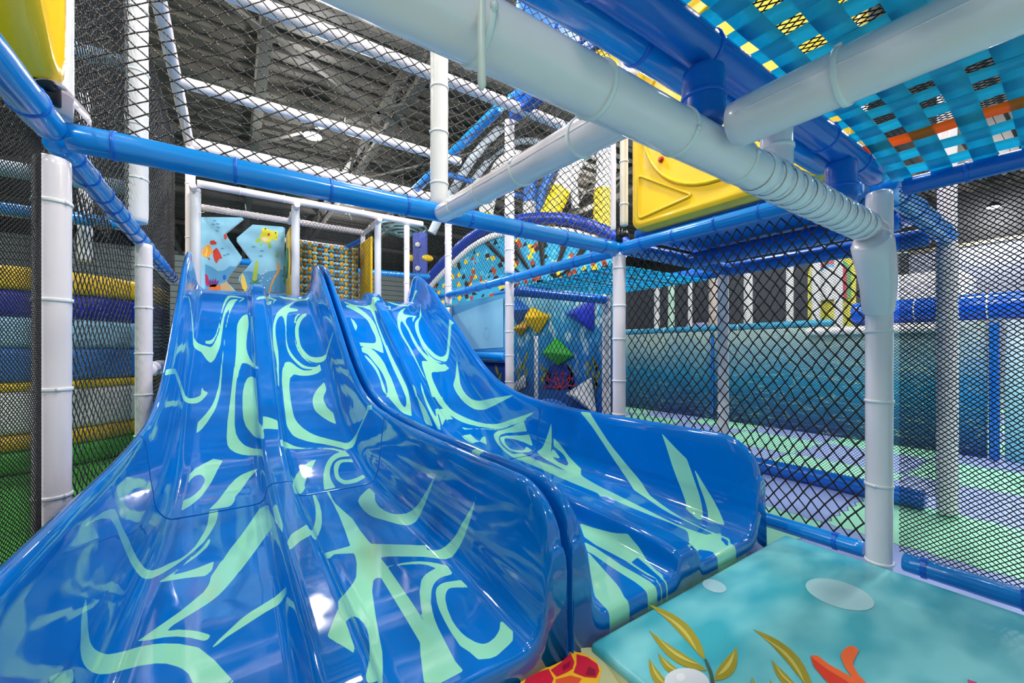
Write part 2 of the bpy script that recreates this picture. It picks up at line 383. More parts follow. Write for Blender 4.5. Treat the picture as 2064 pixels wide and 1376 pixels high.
LEFT_SWIRLS=[
[(3.755,0.566),(4.056,0.713),(4.094,0.735),(4.122,0.753),(4.139,0.768),(4.146,0.777),(4.148,0.794),(4.144,0.812),(4.136,0.831),(4.141,0.877),(4.133,0.893),(4.094,0.915),(4.003,0.94),(3.82,0.965),(3.786,0.988),(3.755,1.023),(3.732,1.064),(3.717,1.084),(3.717,1.09),(3.722,1.096),(3.74,1.106),(3.773,1.115),(3.854,1.131),(3.961,1.148),(4.073,1.156),(4.309,1.178),(4.375,1.186),(4.498,1.209),(4.549,1.224),(4.573,1.239),(4.586,1.257),(4.589,1.266),(4.592,1.297),(4.528,1.273),(4.353,1.235),(4.169,1.212),(4.042,1.204),(4.043,1.199),(3.858,1.196),(3.695,1.188),(3.447,1.18),(3.294,1.178),(3.294,1.167),(3.408,1.169),(3.899,1.193),(4.079,1.198),(4.192,1.207),(4.289,1.219),(4.393,1.223),(4.3,1.198),(4.213,1.184),(3.768,1.162),(3.701,1.155),(3.557,1.129),(3.524,1.119),(3.497,1.106),(3.491,1.099),(3.495,1.092),(3.532,1.071),(3.644,1.03),(3.688,0.978),(3.702,0.97),(3.72,0.964),(3.88,0.944),(3.975,0.923),(4.052,0.894),(4.068,0.88),(4.079,0.863),(4.073,0.839),(4.084,0.803),(4.087,0.784),(4.085,0.768),(4.083,0.758),(4.077,0.747),(4.06,0.731),(4.024,0.708),(3.957,0.673),(3.744,0.568)],
[(3.816,1.052),(3.815,1.073),(3.817,1.08),(3.834,1.098),(3.876,1.114),(3.917,1.124),(4.072,1.141),(4.283,1.16),(4.281,1.156),(4.283,1.155),(4.449,1.17),(4.557,1.185),(4.654,1.206),(4.665,1.211),(4.671,1.217),(4.679,1.238),(4.679,1.262),(4.676,1.274),(4.641,1.337),(4.622,1.359),(4.558,1.325),(4.518,1.299),(4.554,1.31),(4.619,1.342),(4.631,1.289),(4.633,1.253),(4.626,1.234),(4.605,1.222),(4.551,1.206),(4.492,1.192),(4.411,1.178),(4.247,1.158),(4.07,1.149),(3.982,1.141),(3.903,1.13),(3.805,1.111),(3.782,1.104),(3.768,1.096),(3.762,1.086),(3.762,1.079),(3.771,1.054)],
[(4.284,1.368),(4.285,1.361),(4.281,1.353),(4.263,1.337),(4.245,1.329),(4.175,1.304),(4.105,1.29),(4.05,1.285),(3.634,1.276),(3.289,1.259),(3.287,1.288),(3.389,1.298),(3.479,1.319),(3.477,1.343),(3.464,1.358),(3.443,1.375),(3.349,1.417),(3.302,1.441),(3.259,1.467),(3.241,1.481),(3.23,1.501),(3.456,1.398),(3.542,1.376),(3.618,1.362),(3.697,1.355),(3.783,1.356),(3.944,1.366),(4.051,1.378),(4.122,1.382),(4.247,1.377),(4.277,1.372)],
[(2.699,0.535),(2.703,0.541),(2.724,0.554),(2.881,0.644),(2.985,0.771),(2.84,0.657),(2.638,0.542),(2.632,0.536)],
[(4.433,1.514),(4.459,1.539),(4.465,1.547),(4.479,1.583),(4.497,1.598),(4.443,1.595),(4.435,1.584),(4.432,1.558),(4.425,1.547),(4.394,1.513)],
[(2.689,0.538),(2.894,0.653),(2.988,0.763),(3.006,0.791),(3.031,0.84),(3.055,0.872),(3.061,0.893),(3.058,0.908),(3.052,0.922),(3.032,0.944),(3.033,0.968),(3.034,0.976),(3.049,1.001),(3.054,1.015),(3.076,1.044),(3.091,1.051),(3.203,1.05),(3.153,1.061),(3.14,1.066),(3.13,1.072),(3.11,1.094),(3.071,1.082),(3.028,1.061),(3.009,1.048),(2.998,1.035),(2.991,1.022),(2.989,0.999),(2.969,0.949),(2.967,0.934),(2.978,0.917),(2.985,0.896),(2.98,0.869),(2.952,0.827),(2.924,0.768),(2.851,0.666),(2.715,0.587),(2.634,0.543),(2.627,0.537)],
[(3.427,1.172),(3.426,1.179),(3.148,1.174),(3.038,1.164),(2.945,1.15),(2.891,1.138),(2.762,1.097),(2.693,1.068),(2.659,1.045),(2.72,1.044),(2.779,1.047),(2.863,1.087),(2.928,1.113),(2.975,1.127),(3.048,1.142),(3.187,1.16)],
[(3.423,1.262),(3.421,1.308),(3.355,1.293),(3.305,1.285),(3.212,1.276),(3.054,1.268),(2.717,1.264),(2.617,1.271),(2.55,1.287),(2.494,1.309),(2.464,1.327),(2.393,1.392),(2.299,1.444),(2.251,1.444),(2.245,1.442),(2.235,1.433),(2.293,1.402),(2.319,1.384),(2.331,1.37),(2.361,1.309),(2.38,1.286),(2.403,1.264),(2.445,1.238),(2.493,1.223),(2.583,1.217),(2.764,1.221)],
[(3.238,1.407),(3.276,1.384),(3.281,1.378),(3.281,1.371),(3.269,1.357),(3.26,1.351),(3.203,1.334),(3.118,1.322),(3.049,1.317),(2.885,1.315),(2.776,1.319),(2.703,1.33),(2.68,1.336),(2.571,1.374),(2.524,1.395),(2.386,1.466),(2.353,1.485),(2.345,1.492),(2.418,1.493),(2.486,1.49),(2.551,1.476),(2.654,1.44),(2.777,1.44),(2.945,1.418),(3.027,1.411)],
[(2.632,1.498),(2.619,1.524),(2.604,1.543),(2.57,1.577),(2.551,1.588),(2.449,1.58),(2.465,1.552),(2.477,1.496)],
[(2.355,1.147),(2.322,1.2),(2.223,1.175),(2.066,1.147),(1.915,1.11),(1.861,1.09),(1.816,1.069),(1.799,1.06),(1.757,1.031),(1.894,1.03),(1.911,1.055),(1.934,1.071),(1.951,1.079),(2.005,1.1),(2.079,1.114),(2.113,1.114),(2.145,1.108),(2.173,1.097),(2.181,1.09),(2.184,1.083),(2.184,1.074),(2.18,1.066),(2.172,1.059),(2.138,1.046),(2.095,1.036),(2.212,1.036),(2.26,1.057),(2.273,1.066),(2.292,1.082)],
[(2.133,1.392),(2.124,1.377),(2.102,1.364),(2.053,1.34),(2.02,1.328),(1.919,1.297),(1.828,1.264),(1.791,1.263),(1.761,1.259),(1.723,1.249),(1.711,1.243),(1.704,1.235),(1.702,1.225),(1.705,1.192),(1.713,1.15),(1.8,1.181),(1.981,1.232),(2.063,1.266),(2.102,1.292),(2.115,1.306),(2.135,1.335),(2.141,1.349),(2.146,1.376)],
[(1.688,1.153),(1.68,1.19),(1.582,1.189),(1.521,1.184),(1.402,1.164),(1.319,1.145),(1.242,1.115),(1.198,1.094),(1.14,1.062),(1.091,1.025),(1.078,1.013),(1.061,0.989),(1.058,0.976),(1.069,0.947),(1.075,0.923),(1.07,0.888),(1.06,0.868),(1.038,0.844),(0.992,0.754),(0.981,0.738),(0.969,0.723),(0.932,0.689),(0.919,0.678),(0.823,0.645),(0.759,0.63),(0.655,0.614),(0.681,0.611),(0.853,0.633),(0.938,0.651),(0.997,0.671),(1.039,0.734),(1.144,0.878),(1.152,0.9),(1.153,0.918),(1.148,0.941),(1.132,0.974),(1.131,0.988),(1.15,1.018),(1.174,1.04),(1.191,1.067),(1.2,1.076),(1.23,1.094),(1.292,1.117),(1.439,1.143),(1.516,1.151)],
[(1.373,1.171),(1.297,1.168),(1.255,1.16),(1.185,1.13),(1.143,1.103),(1.113,1.087),(1.149,1.097),(1.208,1.123),(1.274,1.147)],
[(1.6,1.373),(1.596,1.384),(1.585,1.396),(1.554,1.413),(1.5,1.437),(1.22,1.428),(1.238,1.388),(1.191,1.365),(0.956,1.279),(0.949,1.274),(0.936,1.257),(1.043,1.209),(1.176,1.242),(1.3,1.283),(1.507,1.343)],
[(1.402,1.472),(1.34,1.491),(1.121,1.493),(0.938,1.491),(1.112,1.473),(1.189,1.462)],
[(0.9,1.497),(1.025,1.582),(0.949,1.583),(0.895,1.578),(0.859,1.535),(0.808,1.501),(0.796,1.49)],
[(2.18,1.853),(2.064,1.812),(1.942,1.763),(1.855,1.74),(1.831,1.735),(1.788,1.734),(1.745,1.721),(1.707,1.704),(1.653,1.673),(1.455,1.591),(1.45,1.582),(1.599,1.586),(1.696,1.606),(1.914,1.685),(1.991,1.708),(2.06,1.736),(2.107,1.764),(2.126,1.779),(2.155,1.808),(2.164,1.819)],
[(0.596,0.784),(0.571,0.844),(0.57,0.869),(0.565,0.882),(0.563,0.903),(0.569,0.925),(0.587,0.96),(0.608,0.983),(0.619,0.999),(0.624,1.03),(0.614,1.063),(0.602,1.086),(0.575,1.124),(0.525,1.172),(0.44,1.212),(0.316,1.259),(0.376,1.168),(0.419,1.157),(0.449,1.142),(0.468,1.129),(0.497,1.104),(0.515,1.079),(0.53,1.04),(0.531,1.003),(0.503,0.957),(0.493,0.931),(0.489,0.906),(0.493,0.884),(0.516,0.837),(0.531,0.816),(0.553,0.8)],
[(0.312,0.815),(0.351,0.833),(0.412,0.866),(0.426,0.875),(0.433,0.889),(0.43,0.893),(0.413,0.902),(0.306,0.824)],
[(1.027,1.023),(1.076,1.061),(1.111,1.082),(1.193,1.111),(1.183,1.116),(1.13,1.089),(1.061,1.064),(1.061,1.093),(1.066,1.122),(1.072,1.141),(1.097,1.19),(1.029,1.187),(1.016,1.184),(0.984,1.168),(1.007,1.108)],
[(1.085,1.215),(1.027,1.302),(0.906,1.259),(0.839,1.231),(0.805,1.214),(0.779,1.196),(0.759,1.178),(0.688,1.097),(0.665,1.087),(0.655,1.114),(0.627,1.149),(0.606,1.17),(0.57,1.198),(0.553,1.195),(0.546,1.186),(0.587,1.15),(0.619,1.114),(0.635,1.083),(0.643,1.052),(0.656,1.02),(0.764,1.111),(0.856,1.168),(0.895,1.179),(0.922,1.183),(0.967,1.185)],
[(0.495,1.204),(0.504,1.204),(0.53,1.219),(0.605,1.275),(0.63,1.302),(0.658,1.344),(0.672,1.378),(0.672,1.393),(0.652,1.415),(0.631,1.432),(0.597,1.428),(0.609,1.411),(0.613,1.394),(0.61,1.386),(0.611,1.373),(0.6,1.341),(0.531,1.239)],
[(0.314,1.567),(0.219,1.523),(0.177,1.54)],
[(4.46,1.529),(4.477,1.557),(4.483,1.574),(4.493,1.591),(4.51,1.603),(4.461,1.603),(4.442,1.59),(4.435,1.581),(4.423,1.555),(4.405,1.527)],
[(4.551,1.618),(4.67,1.674),(4.7,1.694),(4.703,1.707),(4.696,1.719),(4.685,1.732),(4.634,1.772),(4.585,1.745),(4.516,1.725),(4.569,1.73),(4.615,1.747),(4.631,1.727),(4.642,1.706),(4.637,1.696),(4.624,1.683),(4.473,1.607)],
[(4.382,1.607),(4.556,1.69),(4.607,1.721),(4.544,1.713),(4.515,1.704),(4.466,1.677),(4.354,1.605)],
[(4.794,1.793),(4.753,1.827),(4.737,1.856),(4.72,1.916),(4.706,1.985),(4.708,2.022),(4.719,2.056),(4.74,2.09),(4.745,2.11),(4.688,2.104),(4.69,2.093),(4.686,2.083),(4.673,2.064),(4.653,2.011),(4.629,1.97),(4.617,1.957),(4.578,1.926),(4.537,1.9),(4.521,1.894),(4.469,1.88),(4.446,1.96),(4.402,1.956),(4.391,1.91),(4.373,1.875),(4.364,1.865),(4.35,1.856),(4.331,1.85),(4.282,1.841),(4.166,1.828),(3.899,1.808),(3.81,1.806),(3.734,1.809),(3.698,1.813),(3.63,1.826),(3.569,1.844),(3.518,1.863),(3.458,1.895),(3.43,1.917),(3.412,1.94),(3.404,1.965),(3.402,1.988),(3.404,2.01),(3.415,2.028),(3.446,2.05),(3.353,2.051),(3.326,2.029),(3.304,2.007),(3.295,1.99),(3.281,1.949),(3.277,1.93),(3.277,1.896),(3.283,1.866),(3.299,1.83),(3.3,1.82),(3.295,1.813),(3.265,1.797),(3.267,1.728),(3.375,1.74),(3.478,1.763),(3.486,1.78),(3.489,1.796),(3.479,1.812),(3.461,1.826),(3.399,1.861),(3.363,1.893),(3.356,1.906),(3.353,1.921),(3.353,1.94),(3.357,1.972),(3.371,1.998),(3.372,1.954),(3.377,1.928),(3.388,1.904),(3.398,1.893),(3.44,1.868),(3.491,1.845),(3.536,1.827),(3.585,1.812),(3.64,1.802),(3.698,1.796),(3.755,1.794),(3.855,1.797),(4.088,1.812),(4.193,1.811),(4.228,1.81),(4.266,1.805),(4.293,1.792),(4.264,1.768),(4.251,1.762),(4.197,1.745),(4.101,1.727),(4.001,1.719),(3.908,1.716),(3.646,1.721),(3.476,1.715),(3.264,1.701),(3.252,1.687),(3.381,1.694),(3.499,1.695),(3.601,1.69),(3.683,1.679),(3.706,1.678),(4.029,1.697),(4.125,1.708),(4.208,1.722),(4.28,1.737),(4.343,1.754),(4.402,1.779),(4.459,1.812),(4.504,1.844),(4.579,1.911),(4.6,1.933),(4.621,1.95),(4.638,1.959),(4.649,1.953),(4.655,1.938),(4.67,1.866),(4.675,1.849),(4.685,1.834),(4.703,1.822),(4.728,1.812)],
[(4.368,2.035),(4.344,1.999),(4.332,1.988),(4.285,1.96),(4.256,1.946),(4.193,1.925),(4.065,1.899),(3.995,1.892),(3.888,1.886),(3.772,1.89),(3.672,1.902),(3.622,1.915),(3.576,1.931),(3.511,1.964),(3.486,1.986),(3.471,2.011),(3.468,2.025),(3.47,2.057),(3.481,2.093),(3.481,2.116),(3.506,2.138),(3.517,2.142),(3.523,2.154),(3.525,2.188),(3.451,2.335),(3.376,2.461),(3.418,2.42),(3.463,2.361),(3.505,2.3),(3.536,2.243),(3.568,2.193),(3.569,2.173),(3.563,2.157),(3.539,2.133),(3.547,2.119),(3.554,2.094),(3.556,2.07),(3.553,2.029),(3.555,2.016),(3.565,1.991),(3.575,1.98),(3.589,1.97),(3.627,1.952),(3.671,1.937),(3.721,1.924),(3.78,1.918),(3.924,1.919),(4.034,1.928),(4.092,1.937),(4.176,1.959),(4.228,1.979),(4.268,1.998),(4.315,2.03)],
[(3.958,1.883),(3.782,1.884),(3.679,1.896),(3.622,1.908),(3.529,1.944),(3.488,1.965),(3.472,1.977),(3.45,2),(3.436,2.023),(3.438,2.049),(3.448,1.999),(3.458,1.979),(3.466,1.969),(3.49,1.949),(3.509,1.938),(3.552,1.917),(3.577,1.908),(3.665,1.886),(3.751,1.877),(3.822,1.876)],
[(4.162,1.919),(4.161,1.898),(4.264,1.914),(4.307,1.931),(4.338,1.95),(4.345,1.957),(4.348,1.98),(4.324,1.962),(4.297,1.946),(4.25,1.929),(4.205,1.917)],
[(3.77,2.526),(3.845,2.482),(4.259,2.264),(4.532,2.162),(4.598,2.132),(4.317,2.246),(3.857,2.478)],
[(3.393,1.688),(3.406,1.709),(3.236,1.701),(3.1,1.69),(3.143,1.683),(3.281,1.689)],
[(3.409,1.742),(3.405,1.853),(3.375,1.877),(3.359,1.897),(3.348,1.923),(3.345,1.937),(3.345,1.952),(3.354,1.996),(3.368,2.023),(3.351,2.051),(3.312,2.018),(3.302,2.006),(3.286,1.969),(3.278,1.93),(3.278,1.915),(3.303,1.832),(3.302,1.82),(3.289,1.802),(3.265,1.789),(3.186,1.776),(3.106,1.769),(2.951,1.767),(2.798,1.77),(2.741,1.775),(2.695,1.785),(2.674,1.791),(2.607,1.819),(2.544,1.858),(2.505,1.89),(2.473,1.926),(2.377,2.052),(2.324,2.105),(2.29,2.174),(2.229,2.245),(2.163,2.334),(2.053,2.466),(2.072,2.493),(1.985,2.525),(1.947,2.502),(2.02,2.477),(2.063,2.423),(2.162,2.307),(2.201,2.25),(2.231,2.195),(2.234,2.172),(2.231,2.152),(2.233,2.144),(2.232,2.127),(2.234,2.118),(2.252,2.086),(2.271,2.06),(2.289,2.043),(2.336,1.989),(2.379,1.927),(2.404,1.879),(2.434,1.832),(2.486,1.774),(2.52,1.749),(2.544,1.739),(2.596,1.724),(2.621,1.718),(2.669,1.713),(3.199,1.719),(3.344,1.732)],
[(3.179,2.05),(3.122,2.057),(3.066,2.054),(2.992,2.023),(2.96,2.017),(2.927,2.016),(2.856,2.026),(2.833,2.032),(2.76,2.064),(2.611,2.062),(2.665,2.014),(2.729,1.971),(2.789,1.941),(2.81,1.934),(2.858,1.926),(2.912,1.927),(2.956,1.931),(3.013,1.947),(3.054,1.966),(3.095,1.989)],
[(2.635,1.497),(2.611,1.535),(2.594,1.556),(2.574,1.575),(2.568,1.585),(2.512,1.586),(2.45,1.583),(2.481,1.502),(2.489,1.49)],
[(2.325,1.584),(2.321,1.594),(2.332,1.61),(2.421,1.667),(2.438,1.687),(2.437,1.7),(2.403,1.731),(2.379,1.757),(2.358,1.793),(2.343,1.838),(2.338,1.875),(2.324,1.932),(2.3,1.987),(2.277,2.019),(2.258,2.039),(2.226,2.058),(2.221,2.03),(2.253,2.01),(2.278,1.986),(2.3,1.951),(2.318,1.912),(2.33,1.871),(2.343,1.79),(2.363,1.709),(2.362,1.694),(2.342,1.673),(2.226,1.6),(2.223,1.59),(2.228,1.582)],
[(2.246,2.057),(2.15,2.074),(2.161,2.04),(2.162,2.024),(2.16,2.008),(2.154,1.994),(2.144,1.98),(2.115,1.955),(2.096,1.944),(2.024,1.917),(1.936,1.898),(1.88,1.891),(1.824,1.889),(1.709,1.891),(1.705,1.826),(1.824,1.841),(1.943,1.861),(2.052,1.889),(2.118,1.913),(2.168,1.939),(2.188,1.953),(2.219,1.983),(2.236,2.019)],
[(2.105,2.073),(2.046,2.075),(2.072,2.046),(2.08,2.015),(2.077,2.004),(2.069,1.994),(2.054,1.985),(2.01,1.968),(1.962,1.955),(1.909,1.947),(1.865,1.945),(1.816,1.955),(1.8,1.967),(1.795,1.975),(1.794,1.994),(1.797,2.008),(1.808,2.035),(1.829,2.072),(1.83,2.084),(1.774,2.085),(1.771,2.071),(1.739,2.027),(1.733,2.014),(1.729,1.988),(1.73,1.967),(1.738,1.949),(1.748,1.941),(1.787,1.928),(1.84,1.92),(1.873,1.92),(1.945,1.927),(2.002,1.935),(2.053,1.947),(2.089,1.962),(2.112,1.982),(2.123,2),(2.124,2.009),(2.12,2.038)],
[(1.674,1.832),(1.67,1.848),(1.547,1.842),(1.473,1.844),(1.22,1.876),(1.058,1.875),(0.894,1.88),(0.779,2.03),(0.734,2.078),(0.703,2.065),(0.726,2.026),(0.787,1.907),(0.886,1.729),(0.701,1.575),(0.909,1.697),(0.923,1.732),(0.925,1.8),(1.098,1.815),(1.3,1.829),(1.444,1.833)],
[(1.609,2.065),(1.508,2.07),(1.419,2.046),(1.388,2.04),(1.325,2.036),(1.295,2.036),(1.242,2.042),(1.195,2.053),(1.176,2.06),(1.068,2.119),(1.024,2.155),(0.95,2.23),(0.906,2.28),(0.884,2.31),(0.81,2.398),(0.85,2.327),(0.896,2.238),(0.926,2.189),(0.934,2.17),(0.946,2.12),(0.959,2.1),(0.977,2.082),(1.017,2.055),(1.179,1.972),(1.226,1.959),(1.283,1.953),(1.376,1.952),(1.439,1.958),(1.465,1.966),(1.509,1.987),(1.571,2.03)],
[(1.676,1.756),(1.649,1.767),(1.637,1.769),(1.513,1.769),(1.394,1.76),(1.253,1.739),(1.188,1.724),(1.106,1.699),(0.867,1.599),(0.816,1.583),(0.917,1.58),(0.948,1.59),(1.179,1.685),(1.228,1.7),(1.307,1.718),(1.403,1.734),(1.475,1.743)],
[(0.88,1.491),(0.946,1.512),(0.967,1.528),(1.011,1.573),(1.024,1.582),(0.917,1.578),(0.878,1.533),(0.834,1.499),(0.83,1.493)],
[(0.979,1.804),(0.928,1.878),(0.884,1.883),(0.789,1.986),(0.763,2.011),(0.709,2.056),(0.651,2.095),(0.632,2.111),(0.582,2.175),(0.459,2.35),(0.43,2.401),(0.481,2.25),(0.511,2.191),(0.538,2.127),(0.541,2.114),(0.565,2.092),(0.593,2.077),(0.638,2.045),(0.648,2.035),(0.718,1.939),(0.736,1.91),(0.752,1.878),(0.662,1.881),(0.652,1.942),(0.641,1.975),(0.625,2.005),(0.593,2.039),(0.568,2.057),(0.527,2.079),(0.462,2.072),(0.469,2.045),(0.47,2.031),(0.468,2.018),(0.457,1.999),(0.438,1.98),(0.411,1.962),(0.351,1.934),(0.303,1.919),(0.261,1.909),(0.217,1.902),(0.07,1.888),(0.028,1.892),(0.025,1.824),(0.05,1.787),(0.156,1.819),(0.191,1.832),(0.594,1.836),(0.602,1.823),(0.596,1.81),(0.59,1.806),(0.524,1.784),(0.372,1.754),(0.214,1.727),(0.158,1.712),(0.098,1.692),(0.085,1.67),(0.024,1.595),(0.026,1.576),(0.045,1.578),(0.091,1.601),(0.198,1.684),(0.248,1.701),(0.302,1.712),(0.335,1.715),(0.363,1.714),(0.395,1.706),(0.402,1.703),(0.405,1.698),(0.403,1.688),(0.285,1.606),(0.246,1.576),(0.335,1.574),(0.36,1.578),(0.56,1.701),(0.623,1.745),(0.653,1.76),(0.754,1.786),(0.812,1.795)],
[(0.324,1.571),(0.246,1.576),(0.112,1.574),(0.208,1.526),(0.276,1.549)],
[(0.409,2.078),(0.349,2.079),(0.379,2.047),(0.388,2.027),(0.388,2.02),(0.384,2.013),(0.377,2.005),(0.36,1.993),(0.333,1.98),(0.284,1.965),(0.227,1.954),(0.192,1.952),(0.16,1.954),(0.135,1.959),(0.104,1.971),(0.089,1.982),(0.084,1.988),(0.081,2.004),(0.089,2.031),(0.108,2.059),(0.14,2.083),(0.072,2.086),(0.046,2.066),(0.026,2.003),(0.024,1.993),(0.026,1.975),(0.041,1.945),(0.08,1.938),(0.116,1.926),(0.185,1.928),(0.239,1.933),(0.296,1.941),(0.335,1.95),(0.39,1.969),(0.414,1.983),(0.422,1.991),(0.431,2.008),(0.431,2.026),(0.426,2.044)]]
